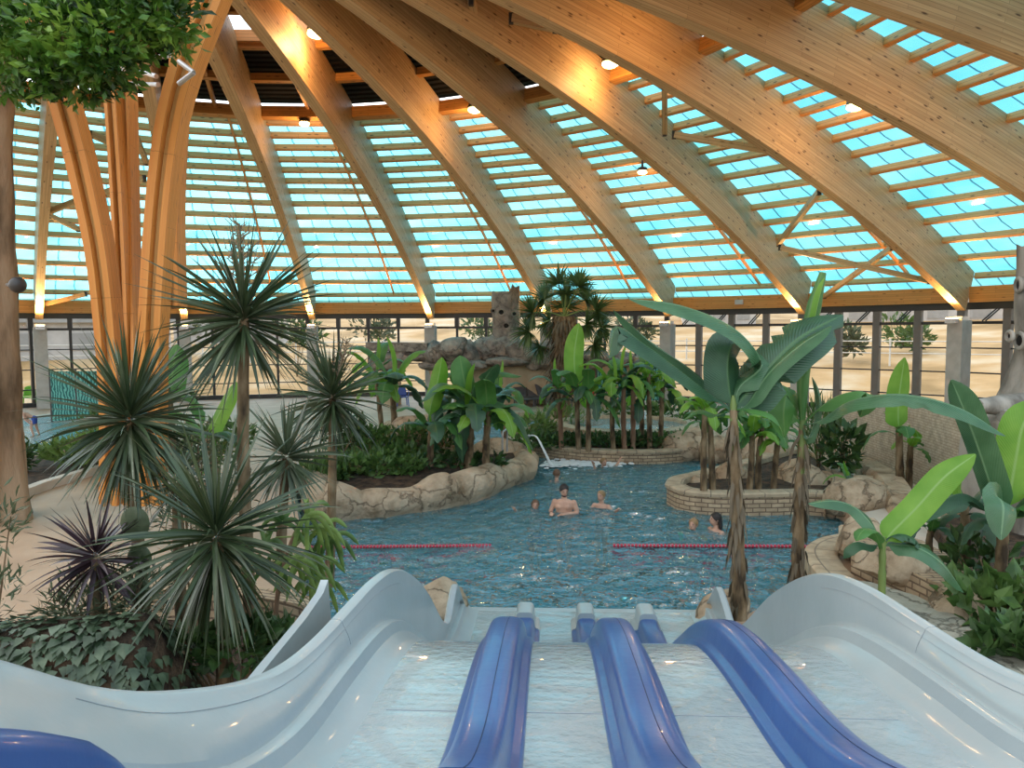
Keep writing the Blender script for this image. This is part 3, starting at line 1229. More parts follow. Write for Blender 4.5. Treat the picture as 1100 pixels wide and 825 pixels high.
# ------------------------------------------------------------------ outdoors beyond the glass
M['drygrass'] = noise_mat('dry_grass_bank', (.36, .22, .09, 1), (.60, .37, .17, 1), .5, .95, .3, 3, c3=(.72, .56, .38, 1), stretch=(.5, .5, 2.5), lo=.3, hi=.7)
M['white_wall'] = plain('white_render', (.55, .52, .5, 1), .8)
M['roofgrey'] = plain('grey_roof_sheet', (.36, .35, .34, 1), .7)
mb = MB()
rr = [(28.3, .1), (31, .1), (35, .6), (41, 1.8), (50, 3.1), (62, 4.2), (90, 6.4), (170, 11)]
def bank(a, b):
    i = a * (len(rr) - 1)
    k = min(int(i), len(rr) - 2)
    f = i - k
    r = rr[k][0] + (rr[k + 1][0] - rr[k][0]) * f
    z = rr[k][1] + (rr[k + 1][1] - rr[k][1]) * f
    an = -.7 + b * 4.2
    z += noise.noise(Vector((r * .06, an * 3, 1.3))) * min(1.1, (r - 28) * .08)
    return C3 + polar(r, an, z)
mb.grid(bank, 28, 60)
structure(mb.build('terrain', M['drygrass']), 'dry grass bank rising outside the glass wall', 'ground')


def house(name, label, c, size, rotz, win):
    t = thing(name, label, 'building', c)
    rot = Matrix.Rotation(rotz, 3, 'Z')
    mb = MB()
    mb.box(Vector(c) + Vector((0, 0, size[2] / 2)), size, rot)
    wl = mb.build('wall', M['white_wall'], t, smooth=False)
    mb = MB()
    mb.box(Vector(c) + Vector((0, 0, size[2] + .15)), (size[0] + .8, size[1] + .8, .3), rot)
    mb.build('roof', M['roofgrey'], t, smooth=False)
    for i in range(win):
        mb = MB()
        x = (i + .5) / win * size[0] - size[0] / 2
        mb.box(Vector(c) + rot @ Vector((x, -size[1] / 2 - .02, size[2] * .55)), (size[0] / win * .5, .06, size[2] * .4), rot)
        mb.build('window', M['roofgrey'], t, smooth=False)
    return t


p = D(985, 350, 62); p.z = 3.4
house('white_building', 'long low white building on the bank beyond the right windows', p, (17, 6, 2.6), -.5, 6)
p = D(770, 350, 66); p.z = 3.6
house('white_building', 'small white building beyond the windows above the banana clump', p, (6, 5, 2.2), -.2, 3)
p = D(60, 360, 48); p.z = 1.6
house('white_building', 'white building beyond the glass left of the central column', p, (13, 6, 2.6), .5, 4)
p = D(252, 358, 60); p.z = 2.6
house('white_building', 'pale building beyond the glass behind the tallest cordyline', p, (8, 5, 2.2), .2, 3)
# ------------------------------------------------------------------ the four lane slide
def gel_mat(name, c1, c2, rough=.2):
    m = noise_mat(name, c1, c2, 1.5, rough, .05, 8, spec=.5, coat=.15)
    return m


M['gel_white'] = gel_mat('white_gelcoat', (.30, .345, .345, 1), (.34, .385, .385, 1), .3)
M['gel_wet'] = noise_mat('wet_white_lane', (.29, .335, .34, 1), (.35, .395, .395, 1), 1.5, .12, .3, 16, spec=.5, coat=.4)
M['gel_blue'] = gel_mat('blue_gelcoat', (.025, .07, .21, 1), (.035, .09, .25, 1), .28)
M['seam'] = plain('grey_seam', (.30, .33, .35, 1), .6)
M['seam_dark'] = plain('dark_blue_seam', (.012, .025, .08, 1), .5)
SO = Vector((.65, 4.85, 0))
SY = math.radians(2.8)
SD = Vector((math.sin(SY), math.cos(SY), 0))
SE = Vector((math.cos(SY), -math.sin(SY), 0))


def SP(s, lat, z):
    p = SO + SD * s + SE * lat
    p.z = z
    return p


FLOOR_T = [(-4.4, 3.02), (-3.65, 2.62), (-3.25, 2.34), (-2.9, 2.12), (-2.5, 1.92), (-2.0, 1.78), (-1.3, 1.70), (-.7, 1.62), (-.2, 1.5), (.3, 1.28), (.9, .93), (1.5, .58), (2.1, .32), (2.8, .19), (3.9, .14)]
RIM_T = [(-4.4, 3.35), (-3.6, 3.0), (-3.1, 2.68), (-2.8, 2.46), (-2.5, 2.30), (-2.0, 2.10), (-1.6, 2.01), (-.9, 1.97), (-.3, 1.93), (.25, 1.83), (.83, 1.60), (1.5, 1.22), (2.2, .72), (2.5, .55), (2.8, .46), (3.1, .58), (3.35, .66), (3.55, .50), (3.9, .2)]
RLAT_T = [(-4.4, 2.0), (-3.1, 1.80), (-2.5, 1.66), (-1.6, 1.55), (-.9, 1.51), (3, 1.45), (3.9, 1.42)]
fz = lambda s: smooth_tab(FLOOR_T, s)
rz = lambda s: smooth_tab(RIM_T, s)
rl = lambda s: smooth_tab(RLAT_T, s)
S0, S1, NS = -4.4, 3.9, 100
slide = thing('water_slide', 'wide white four lane water slide with blue dividers, descending into the pool', 'water slide', SP(1.5, 0, 0))


def section(side, s):
    f, r, L = fz(s), rz(s), rl(s)
    led = min(f + .14, r - .06)
    lf = 1.45
    k = (r - led)
    pts = [(1.26, f), (1.33, f + .02), (1.385, f + .065), (1.40, led - .03), (1.405, led - .008), (1.42, led), (lf + .01, led), (lf + .018, led + .012), (lf + .02, led + .03)]
    for q in (.25, .5, .75, .95):
        pts.append((lf + (L - lf) * (q ** 1.3) + .02 * (1 - q), led + .03 + (k - .05) * q))
    pts += [(L + .0, r - .012), (L + .02, r), (L + .055, r), (L + .075, r - .02), (L + .08, r - .07), (L + .075, max(.0, r - .40))]
    return [(side * a, z) for a, z in pts]


for side in (-1, 1):
    mb = MB()
    P = []
    n = len(section(1, 0))
    for i in range(NS + 1):
        s = S0 + (S1 - S0) * i / NS
        P += [SP(s, a, z) for a, z in section(side, s)]
    F = []
    for i in range(NS):
        for q in range(n - 1):
            t = (i * n + q, i * n + q + 1, (i + 1) * n + q + 1, (i + 1) * n + q)
            F.append(t if side < 0 else t[::-1])
    mb.add(P, F)
    w = mb.build('side_wall', M['gel_white'], slide, angle=32)
    w['label'] = 'white flared side wall'
    # seam line along the wall
    mb = MB()
    pts = []
    for i in range(40):
        s = -3.0 + 3.3 * i / 39
        sec = section(side, s)
        a, z = sec[11]
        pts.append(SP(s, a - side * .004, z))
    mb.tube(pts, .0014, 5)
    mb.build('seam_line', M['seam'], w)
    for s in (-1.05,):
        mb = MB()
        mb.tube([SP(s, a - side * .002, z + .001) for a, z in section(side, s)[8:16]], .0012, 5)
        mb.build('seam_line', M['seam'], w)

for j in range(4):
    a0, a1 = [(-1.28, -.68), (-.68, 0), (0, .68), (.68, 1.28)][j]
    mb = MB()
    def lane(a, b):
        s = S0 + (S1 - S0) * b
        return SP(s, a0 + (a1 - a0) * a, fz(s))
    mb.grid(lane, 4, NS, flip=False)
    ln = mb.build('lane', M['gel_wet'], slide, angle=60)
    mb = MB()
    mb.bar(SP(-1.5, a0 + .1, fz(-1.5) + .001), SP(-1.5, a1 - .1, fz(-1.5) + .001), .005, .003)
    mb.build('seam_line', M['seam'], ln)

DP = [(-.165, -.01), (-.16, .02), (-.148, .034), (-.122, .04), (-.112, .052), (-.098, .13), (-.088, .152), (-.068, .166), (-.04, .17), (.04, .17), (.068, .166), (.088, .152), (.098, .13), (.112, .052), (.122, .04), (.148, .034), (.16, .02), (.165, -.01)]


def divider(lat, s0, s1, n, hk=None):
    mb = MB()
    P = []
    m = len(DP)
    for i in range(n + 1):
        s = s0 + (s1 - s0) * i / n
        k = hk(s) if hk else 1
        P += [SP(s, lat + a, fz(s) + z * k) for a, z in DP]
    F = [(i * m + q, (i + 1) * m + q, (i + 1) * m + q + 1, i * m + q + 1) for i in range(n) for q in range(m - 1)]
    F += [tuple(range(m)), tuple(range(n * m + m - 1, n * m - 1, -1))]
    return mb.add(P, F)


for lat in (-.68, 0, .68):
    dv = divider(lat, -2.75, 3.2, 90).build('lane_divider', M['gel_blue'], slide, angle=50)
    dv['label'] = 'blue padded lane divider'
    c = divider(lat, 3.2, 3.55, 6, lambda s: 1.35).build('divider_cap', M['gel_white'], slide, angle=50)
    c['label'] = 'white end cap of a divider'
    mb = MB()
    mb.tube([SP(-3 + 4.5 * i / 40, lat + .015, fz(-3 + 4.5 * i / 40) + .1705) for i in range(41)], .0022, 5)
    mb.build('seam_line', M['seam_dark'], dv)
for side in (-1, 1):
    b = divider(side * 1.40, S0, -3.1, 24, lambda s: 1.1 * min(1, (-3.1 - s) / .35)).build('start_bolster', M['gel_blue'], slide, angle=50)
    b['label'] = 'blue bolster at the top of the slide'
# end sheet of the run-out and supports
mb = MB()
mb.box(SP(3.95, 0, .02), (2.9, .12, .24), Matrix.Rotation(-SY, 3, 'Z'))
mb.build('end_sill', M['gel_white'], slide, smooth=False)
for s in (-3.6, -1.2, 1.0):
    for lat in (-1.0, 1.0):
        mb = MB()
        p = SP(s, lat, fz(s) - .03)
        mb.tube([Vector((p.x, p.y, -1.3)), p], .12, 12)
        mb.build('support_post', M['concrete'], slide)
# neighbouring fairing outside the left wall
mb = MB()
ps = [(-2.2, 1.76), (-1.25, 1.79), (-.6, 1.80), (-.25, 1.83), (-.14, 1.88), (-.10, 1.62), (-.2, 1.2)]
fr = [SP(s, -1.86, z) for s, z in ps] + [SP(-.4, -1.86, .7), SP(-2.2, -1.86, .7)]
bk = [p - SE * .05 for p in fr]
n = len(fr)
mb.add(fr + bk, [tuple(range(n)), tuple(range(2 * n - 1, n - 1, -1))] + [(i, (i + 1) % n + 0, (i + 1) % n + n, i + n)[::-1] for i in range(n)])
fx = mb.build('slide_fairing', M['gel_white'], loc=SP(-1.4, -2.0, .22), weld=True)
tag(fx, 'white upright fairing panel outside the left wall of the slide', 'panel')
# ------------------------------------------------------------------ rocks, planters, walls
def rock(c, size, seed, name='boulder', label='', mat='rock', parent=None, rotz=0.0, n=22, flat=.0, group=None, cat='rock', rough=.35):
    mb = MB()
    rs = random.Random(seed)
    cuts = []
    for _ in range(9):
        d = Vector((rs.uniform(-1, 1), rs.uniform(-1, 1), rs.uniform(-.3, 1))).normalized()
        cuts.append((d, rs.uniform(.68, .92)))
    rot = Matrix.Rotation(rotz, 3, 'Z')
    def fn(a, b):
        th, ph = PI * b, 2 * PI * a
        d = Vector((math.sin(th) * math.cos(ph), math.sin(th) * math.sin(ph), math.cos(th)))
        k = 1 + rough * .5 * noise.noise(d * 1.7 + Vector((seed, seed * 2.1, 0))) + rough * .18 * noise.noise(d * 5 + Vector((seed, 0, 3)))
        p = d * k
        for cd, cc in cuts:
            e = p.dot(cd) - cc
            if e > 0:
                p -= cd * e * .85
        return Vector(c) + rot @ Vector((p.x * size[0], p.y * size[1], p.z * size[2]))
    mb.grid(fn, n, n // 2 + 2)
    o = mb.build(name, M[mat], parent, None if parent else c, weld=True, angle=50)
    if parent is None:
        tag(o, label, cat, group)
    return o


def ring_outline(px, z, n):
    """closed outline of the water line px, lifted to z"""
    out = crom([W(u, v, 0) for u, v in px] + [W(px[0][0], px[0][1], 0)], n)[:-1]
    return [Vector((p.x, p.y, z)) for p in out]


def planter(name, label, px, ztop, wall_mat='stone', width=.32, soil_drop=.12, n=48, cap='coping', zbot=-1.3):
    """a walled planting bed: wall, coping, soil"""
    pts = ring_outline(px, ztop, n)
    c = sum(pts, Vector()) / len(pts)
    t = thing(name, label, 'planter', Vector((c.x, c.y, zbot)))
    area = sum(a.x * b.y - a.y * b.x for a, b in zip(pts, pts[1:] + pts[:1]))
    if area < 0:
        pts.reverse()
    m = len(pts)
    nor = []
    for i in range(m):
        d = pts[(i + 1) % m] - pts[i - 1]
        nor.append(Vector((d.y, -d.x, 0)).normalized())
    def ringmesh(levels):
        mb = MB()
        L = 0
        P, U, F = [], [], []
        for i in range(m + 1):
            p, nn = pts[i % m], nor[i % m]
            if i:
                L += (p - pts[i - 1]).length
            acc = 0
            pr = None
            for o, z in levels:
                q = Vector((p.x, p.y, z)) + nn * o
                if pr is not None:
                    acc += (q - pr).length
                pr = q
                P.append(q)
                U.append((L, acc))
        k = len(levels)
        for i in range(m):
            for q in range(k - 1):
                F.append((i * k + q, (i + 1) * k + q, (i + 1) * k + q + 1, i * k + q + 1))
        mb.add(P, F, U)
        return mb
    ringmesh([(.0, zbot), (.0, ztop - .08), (-width, ztop - .08), (-width, ztop - .5)]).build('retaining_wall', M[wall_mat], t, weld=False)
    ringmesh([(.03, ztop - .08), (.04, ztop - .02), (.02, ztop), (-width, ztop), (-width - .02, ztop - .1)]).build('coping', M[cap], t)
    mb = MB()
    P = [p - nn * (width - .02) for p, nn in zip(pts, nor)]
    cc = Vector((c.x, c.y, ztop - soil_drop + .12))
    for i in range(m):
        a, b = P[i].copy(), P[(i + 1) % m].copy()
        a.z = b.z = ztop - soil_drop
        am, bmid = a.lerp(cc, .5), b.lerp(cc, .5)
        am.z = bmid.z = ztop - soil_drop + .09 + .05 * noise.noise(am)
        mb.add([a, b, bmid, am, cc], [(0, 1, 2, 3), (3, 2, 4)])
    mb.build('soil', M['soil'], t, weld=True)
    return t


# right planter reaching into the pool
planter('stone_planter', 'curved pale brick planter with dark soil jutting into the pool on the right',
        [(716, 541), (733, 549), (770, 553), (820, 553), (868, 552), (905, 556), (903, 552), (912, 538), (900, 515), (878, 500), (845, 498), (800, 512), (750, 526), (722, 533)], .42)
for i, (u, v, y, w, h, lab) in enumerate([(786, 513, 15.8, .42, .36, 'tan boulder at the back of the right planter behind slim stems'), (857, 518, 15.5, .62, .48, 'largest tan boulder, behind the foreground banana trunks in the right planter'),
                                       (884, 524, 15.9, .42, .36, 'pale boulder at the right end of the big boulders in the planter'), (928, 525, 15.2, .45, .32, 'low pale boulder right of the planter boulders by the path'),
                                       (749, 519, 15.6, .22, .2, 'small brown boulder at the left tip of the right planter')]):
    p = D(u, v, y)
    rock(p, (w, w * .9, max(h, p.z - .2)), 30 + i, label=lab, rotz=i)

# middle planter with the spa
MID = [(543, 481), (575, 489), (622, 495.5), (680, 498), (720, 497), (752, 491), (765, 478), (748, 464), (705, 457), (650, 456), (610, 458), (572, 466), (548, 474)]
planter('stone_planter', 'long low brick planter with hedge and slim red stems in mid pool', MID, .34)
spa_c = W(672, 461.5, .4)
t = thing('spa_pool', 'small round bubbling pool set in the long brick planter behind slim stems', 'pool', Vector((spa_c.x, spa_c.y, .3)))
mb = MB()
ex = 2.6
mb.lathe((spa_c.x, spa_c.y, 0), [(2.2, .30), (2.2, .62), (1.9, .66), (1.85, .58), (1.85, .3)], 40)
mb.build('rim', M['coping'], t)
mb = MB()
mb.lathe((spa_c.x, spa_c.y, 0), [(1.84, .3), (1.84, .34)], 40)
mb.build('liner', M['lightblue'], t)
mb = MB()
mb.add([(spa_c.x + 1.84 * math.cos(2 * PI * i / 40), spa_c.y + 1.84 * math.sin(2 * PI * i / 40), .55) for i in range(40)], [tuple(range(40))])
mb.build('spa_water', M['paddling'], t)
M['foam'] = plain('white_water', (.82, .88, .9, 1), .4)
mb = MB()
q = W(689, 461.5, .55)
for i in range(14):
    mb.ball(q + Vector((random.uniform(-.12, .12), random.uniform(-.12, .12), random.uniform(0, .55))), random.uniform(.03, .07), 6, 4)
o = mb.build('bubble_plume', M['foam'], t)
for i, (u, v, w, h, lab) in enumerate([(745, 480, .95, .55, 'broad pale boulder at the right end of the long brick planter'), (772, 483, .75, .5, 'pale boulder right of the long brick planter, in the water'),
                                       (795, 487, .6, .45, 'low boulder between the long planter and the banana trunk'), (820, 488, .7, .5, 'pale boulder behind the slim stems right of the long planter'),
                                       (640, 457, .6, .35, 'pale low boulder at the back of the long planter')]):
    rock(W(u, v, .3), (w, w * .7, h), 50 + i, label=lab, rotz=i)

# left rock island
ISL = [(328, 552), (345, 560), (385, 557), (430, 553), (475, 547), (520, 535), (552, 523), (572, 510), (566, 499), (548, 497), (515, 503), (480, 501), (440, 490), (405, 487), (370, 493), (345, 505), (330, 528)]
isl = ring_outline(ISL, .0, 72)
ci = sum(isl, Vector()) / len(isl)
t = thing('rock_island', 'carved beige rock island with planting in the left of the pool', 'rock island', Vector((ci.x, ci.y, -1.3)))
area = sum(a.x * b.y - a.y * b.x for a, b in zip(isl, isl[1:] + isl[:1]))
if area < 0:
    isl.reverse()
m = len(isl)
mb = MB()
P, F, U = [], [], []
lev = [(0.0, -1.3), (0.0, -.02), (-.03, .10), (.02, .22), (.0, .38), (-.10, .52), (-.3, .58), (-.5, .52), (-.6, .30)]
for i in range(m * 2 + 1):
    p = isl[(i // 2) % m].lerp(isl[(i // 2 + 1) % m], .5 * (i % 2))
    d = isl[(i // 2 + 1) % m] - isl[(i // 2) % m - 1]
    nn = Vector((d.y, -d.x, 0)).normalized()
    sgn = i * .21
    bump = noise.noise(Vector((p.x * 1.1, p.y * 1.1, 2.2)))
    hk = 1 + .45 * noise.noise(Vector((p.x * .7, p.y * .7, 5.1)))
    cell = abs(math.sin(i * .33 + 2 * bump)) ** .5
    for o, z in lev:
        zz = z if z < 0 else z * hk * (.82 + .25 * cell)
        q = Vector((p.x, p.y, zz)) + nn * (o + .16 * bump + (.12 * cell if z > .0 else 0) + .06 * noise.noise(Vector((p.x * 3, p.y * 3, zz * 4))))
        P.append(q)
        U.append((i * .2, z))
k = len(lev)
for i in range(m * 2):
    for q in range(k - 1):
        F.append((i * k + q, (i + 1) * k + q, (i + 1) * k + q + 1, i * k + q + 1))
mb.add(P, F, U)
mb.build('rock_rim', M['rock'], t, angle=70)
mb = MB()
P = []
for i in range(m):
    d = isl[(i + 1) % m] - isl[i - 1]
    nn = Vector((d.y, -d.x, 0)).normalized()
    P.append(Vector((isl[i].x, isl[i].y, .38)) - nn * .45)
cc = Vector((ci.x, ci.y, .55))
for i in range(m):
    a, b = P[i], P[(i + 1) % m]
    am, bm_ = a.lerp(cc, .5), b.lerp(cc, .5)
    am.z = bm_.z = .5
    mb.add([a, b, bm_, am, cc], [(0, 1, 2, 3), (3, 2, 4)])
mb.build('soil', M['soil'], t, weld=True)
# rocks standing on the island
rock(W(450, 470, .75), (.85, .7, .75), 61, label='tall pale boulder behind the bushes on the rock island', rotz=.4)
rock(W(472, 474, .6), (.5, .5, .5), 62, label='smaller boulder right of the tall one on the rock island', rotz=1.4)
rock(W(425, 468, .5), (.6, .5, .5), 63, label='brown boulder half hidden left of the tall island boulder', rotz=2)

# rock ledge and tower at the far end
YB = 33.5
t = thing('rock_ledge', 'long grey brown artificial rock ledge with overhanging boulders at the far end', 'rock formation', D(540, 440, YB + .5))
mb = MB()
a, b = D(492, 440, YB + .7), D(640, 440, YB + .7)
a.z = b.z = .2
M['beigewall'] = noise_mat('beige_rock_wall', (.42, .32, .20, 1), (.56, .45, .30, 1), 1.5, .85, .4, 6)
def wallfn(p, q):
    x = a.x + (b.x - a.x) * p
    z = .2 + q * 2.2
    return Vector((x, YB + .3 + .25 * noise.noise(Vector((x * .8, z, 0))) + .1 * q, z))
mb.grid(wallfn, 24, 8)
mb.grid(lambda p, q: Vector((a.x + (b.x - a.x) * p, YB + .4 + q * 1.6, 2.4)), 4, 1)
mb.build('beige_wall', M['beigewall'], t)
LED = [(413, 388, .9, .55), (430, 383, .8, .5), (452, 379, 1.0, .55), (468, 377, .75, .7), (487, 374, .9, .75), (503, 382, .7, .85), (520, 376, 1.0, .8), (540, 372, 1.3, .8), (560, 377, 1.0, .8), (578, 384, 1.0, .75),
       (545, 388, 1.5, .35), (500, 392, 1.2, .35), (590, 378, .9, .7), (612, 386, 1.0, .6), (640, 385, 1.1, .55), (470, 392, 1.0, .35), (665, 386, .9, .5), (690, 388, .8, .4)]
for i, (u, v, w, h) in enumerate(LED):
    p = D(u, v, YB + random.uniform(-.4, .4))
    rock(p, (w * .8, .7, h * .78), 70 + i, name='ledge_rock', mat='greyrock', parent=t, rotz=0, rough=.6)
for i, u in enumerate((420, 470, 497, 655, 680)):
    mb = MB()
    p = D(u, 400, YB + .2)
    mb.tube([Vector((p.x, p.y, .2)), Vector((p.x + .1, p.y, 1.2)), Vector((p.x - .05, p.y, 2.3))], [.45, .35, .5], 12)
    mb.build('rock_pier', M['beigewall'], t)
mb = MB()
p, q = D(395, 372, YB), D(460, 373, YB)
mb.bar(p, q, 1.0, .38)
mb.build('slab', M['greyrock'], t, smooth=False)

tw = D(543, 365, YB + .4)
t = thing('rock_tower', 'hollow grey tree stump tower with dark eye holes on the rock ledge', 'rock tower', tw)
mb = MB()
top = D(543, 314, YB + .4).z
def towfn(a, b):
    an = 2 * PI * a
    z = tw.z - .9 + (top - tw.z + .9) * b
    r = .62 + .06 * math.cos(an * 5) * (1 - .5 * b) + .07 * noise.noise(Vector((math.cos(an) * 2, math.sin(an) * 2, z * 1.3)))
    if b > .93:
        z += .22 * noise.noise(Vector((math.cos(an) * 3, math.sin(an) * 3, 7))) + (.25 if math.cos(an) > .5 else 0)
    return Vector((tw.x + r * math.cos(an), tw.y + r * math.sin(an), z))
mb.grid(towfn, 36, 18)
mb.grid(lambda a, b: Vector((tw.x + .55 * b * math.cos(2 * PI * a), tw.y + .55 * b * math.sin(2 * PI * a), top - .25)), 20, 2)
mb.build('hollow_stump', M['greyrock'], t, weld=True, angle=60)
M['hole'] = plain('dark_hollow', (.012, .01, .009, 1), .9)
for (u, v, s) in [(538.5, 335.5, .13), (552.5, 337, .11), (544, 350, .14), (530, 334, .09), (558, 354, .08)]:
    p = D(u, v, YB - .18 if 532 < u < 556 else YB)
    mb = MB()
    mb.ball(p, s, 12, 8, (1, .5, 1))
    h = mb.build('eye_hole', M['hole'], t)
    mb = MB()
    mb.tube([p + Vector((s * 1.1 * math.cos(2 * PI * i / 14), -.04, s * 1.1 * math.sin(2 * PI * i / 14))) for i in range(15)], .04, 6)
    mb.build('knot_rim', M['greyrock'], h)

# netted wall and path on the right
def wall_strip(name, label, px, z0, ztops, mat, thick=.4, cat='wall', seg=30, kind=None):
    pts = crom([W(u, v, z0) for u, v in px], seg)
    mb = MB()
    P, U = [], []
    L = 0
    for i, p in enumerate(pts):
        zt = lerp_tab([(j / (len(ztops) - 1), z) for j, z in enumerate(ztops)], i / seg)
        d = (pts[min(i + 1, seg)] - pts[max(i - 1, 0)])
        d.z = 0
        d.normalize()
        s = Vector((d.y, -d.x, 0)) * -1
        if i: L += (p - pts[i - 1]).length
        for o, z, vv in ((0, z0 - .05, 0), (0.06, zt - .05, zt - z0), (.1, zt, zt - z0 + .05), (thick, zt, zt - z0 + thick), (thick, z0 - .05, 2 * (zt - z0) + thick)):
            P.append(Vector((p.x, p.y, z)) + s * o)
            U.append((L, vv))
    F = [(i * 5 + q, (i + 1) * 5 + q, (i + 1) * 5 + q + 1, i * 5 + q + 1) for i in range(seg) for q in range(4)]
    F += [(4, 3, 2, 1, 0), tuple(seg * 5 + q for q in range(5))]
    mb.add(P, F, U)
    o = mb.build(name, M[mat], angle=50)
    return tag(o, label, cat, kind=kind)


wall_strip('netted_wall', 'long beige wall under fine netting beneath the right windows', [(872, 478), (925, 497), (985, 522), (1050, 556), (1130, 600)], .25, [1.35, 1.75, 1.9, 1.9, 1.8], 'netstone', .5)
wall_strip('stone_wall', 'curved low beige stone wall in front of the netted wall', [(905, 490), (935, 494), (962, 505), (988, 521), (1003, 541)], .25, [.55, .85, 1.0, .9, .6], 'stone', .4)
wall_strip('rock_coping_wall', 'curved coping wall sweeping from the planter along the right path', [(890, 495), (919, 513), (938, 531), (948, 547), (955, 560)], .2, [.5, .55, .6, .55, .4], 'rock', .5, cat='kerb')  # a low coping wall in rock, not a kerb
rock(W(930, 535, .35), (.9, .5, .4), 90, label='pale rounded rock by the path right of the planter', rotz=.3)
mb = MB()
pathpx = [(905, 505), (950, 500), (985, 520), (1010, 555), (1060, 600), (985, 612), (940, 575), (925, 552), (955, 545), (935, 520)]
mb.prism([W(u, v, .25).xy for u, v in pathpx], .1, .26)
tag(mb.build('garden_path', M['path'], smooth=False, loc=W(960, 550, .2)), 'pale curving path between the stone walls on the right', 'path', kind='structure')

# bed and paving along the right of the slide
mb = MB()
px = [(905, 622), (935, 625), (985, 640), (1040, 668), (1130, 715), (1130, 780), (1040, 720), (970, 680), (925, 655)]
mb.prism([W(u, v, .5).xy for u, v in px], .1, .5)
M['crazy'] = rock_mat('crazy_stone_paving', (.27, .255, .2, 1), (.34, .32, .25, 1), (.40, .38, .30, 1), (.10, .095, .07, 1))
tag(mb.build('stone_paving', M['crazy'], smooth=False, loc=W(1000, 660, .1)), 'pale crazy paving running along the right wall of the slide', 'paving', kind='structure')
p0 = [(918, 600), (960, 640), (1012, 662), (1036, 652), (1000, 620), (960, 596), (935, 582)]
mb = MB()
base = [W(u, v, .3) for u, v in [(914, 610), (950, 628), (990, 648), (1030, 668), (1045, 640), (990, 605), (930, 585)]]
base_pts = [p.xy for p in base]
mb.prism(base_pts, .2, .62)
rb = mb.build('stone_block', M['stone'], smooth=False, loc=base[0])
tag(rb, 'tan cut stone block wall below the small banana plant right of the slide', 'stone wall')
rock(W(925, 578, .55), (.42, .35, .35), 95, label='rounded tan rock at the head of the cut stone wall', rotz=.7)
rock(W(1030, 655, .45), (.35, .35, .3), 96, label='pale rock at the low end of the cut stone wall', rotz=.2)
rock(W(975, 606, .6), (.6, .4, .25), 97, label='flat tan rock on top of the cut stone wall', rotz=-.6)
mb = MB()
mb.prism([W(u, v, .45).xy for u, v in [(1000, 560), (1040, 610), (1010, 640), (1060, 668), (1180, 720), (1300, 680), (1180, 560), (1080, 540)]], .1, .45)
tag(mb.build('soil_bed', M['soil'], smooth=False, loc=W(1060, 600, .1)), 'dark soil bed of big leaved plants at the right edge', 'planting bed', kind='structure')

# stone blocks beside the foot of the slide
for (u, y, lab) in [(474, 8.9, 'brown stone block beside the left end of the slide'), (776, 8.6, 'brown stone block at the foot of the banana trunk beside the slide')]:
    p = D(u, 660, y)
    rock(Vector((p.x, p.y, .1)), (.42, .35, .42), int(u), name='stone_block', label=lab, rotz=.3, mat='rock')

# left bed by the slide: retaining wall, soil
wall_strip('stone_wall', 'low tan stone wall behind the drooping cordyline, ending at the pool', [(345, 678), (318, 676), (270, 668), (215, 663), (165, 660), (120, 655)], .2, [.62, .66, .66, .66, .62, .5], 'stone', .35)
mb = MB()
mb.prism([W(u, v, .3).xy for u, v in [(345, 680), (270, 674), (165, 664), (150, 700), (100, 760), (90, 850), (200, 800), (262, 760), (300, 735)]], .05, .3)
tag(mb.build('soil_bed', M['soil'], smooth=False, loc=W(180, 720, .1)), 'dark soil bed under the cordylines left of the slide', 'planting bed', kind='structure')
# kerb and bed behind, on the left
wall_strip('stone_kerb', 'pale kerb edging the planted bed behind the central column', [(150, 497), (120, 502), (80, 514), (40, 526), (10, 537), (-40, 552)], .2, [.36, .38, .40, .40, .40, .40], 'path', .3, cat='kerb')
mb = MB()
mb.prism([W(u, v, .3).xy for u, v in [(150, 494), (120, 499), (80, 511), (40, 523), (10, 534), (-60, 552), (-90, 510), (0, 494), (60, 489), (110, 482)]], .05, .32)
tag(mb.build('soil_bed', M['soil'], smooth=False, loc=W(50, 510, .1)), 'brown soil bed between the kerb and the paddling pool', 'planting bed', kind='structure')
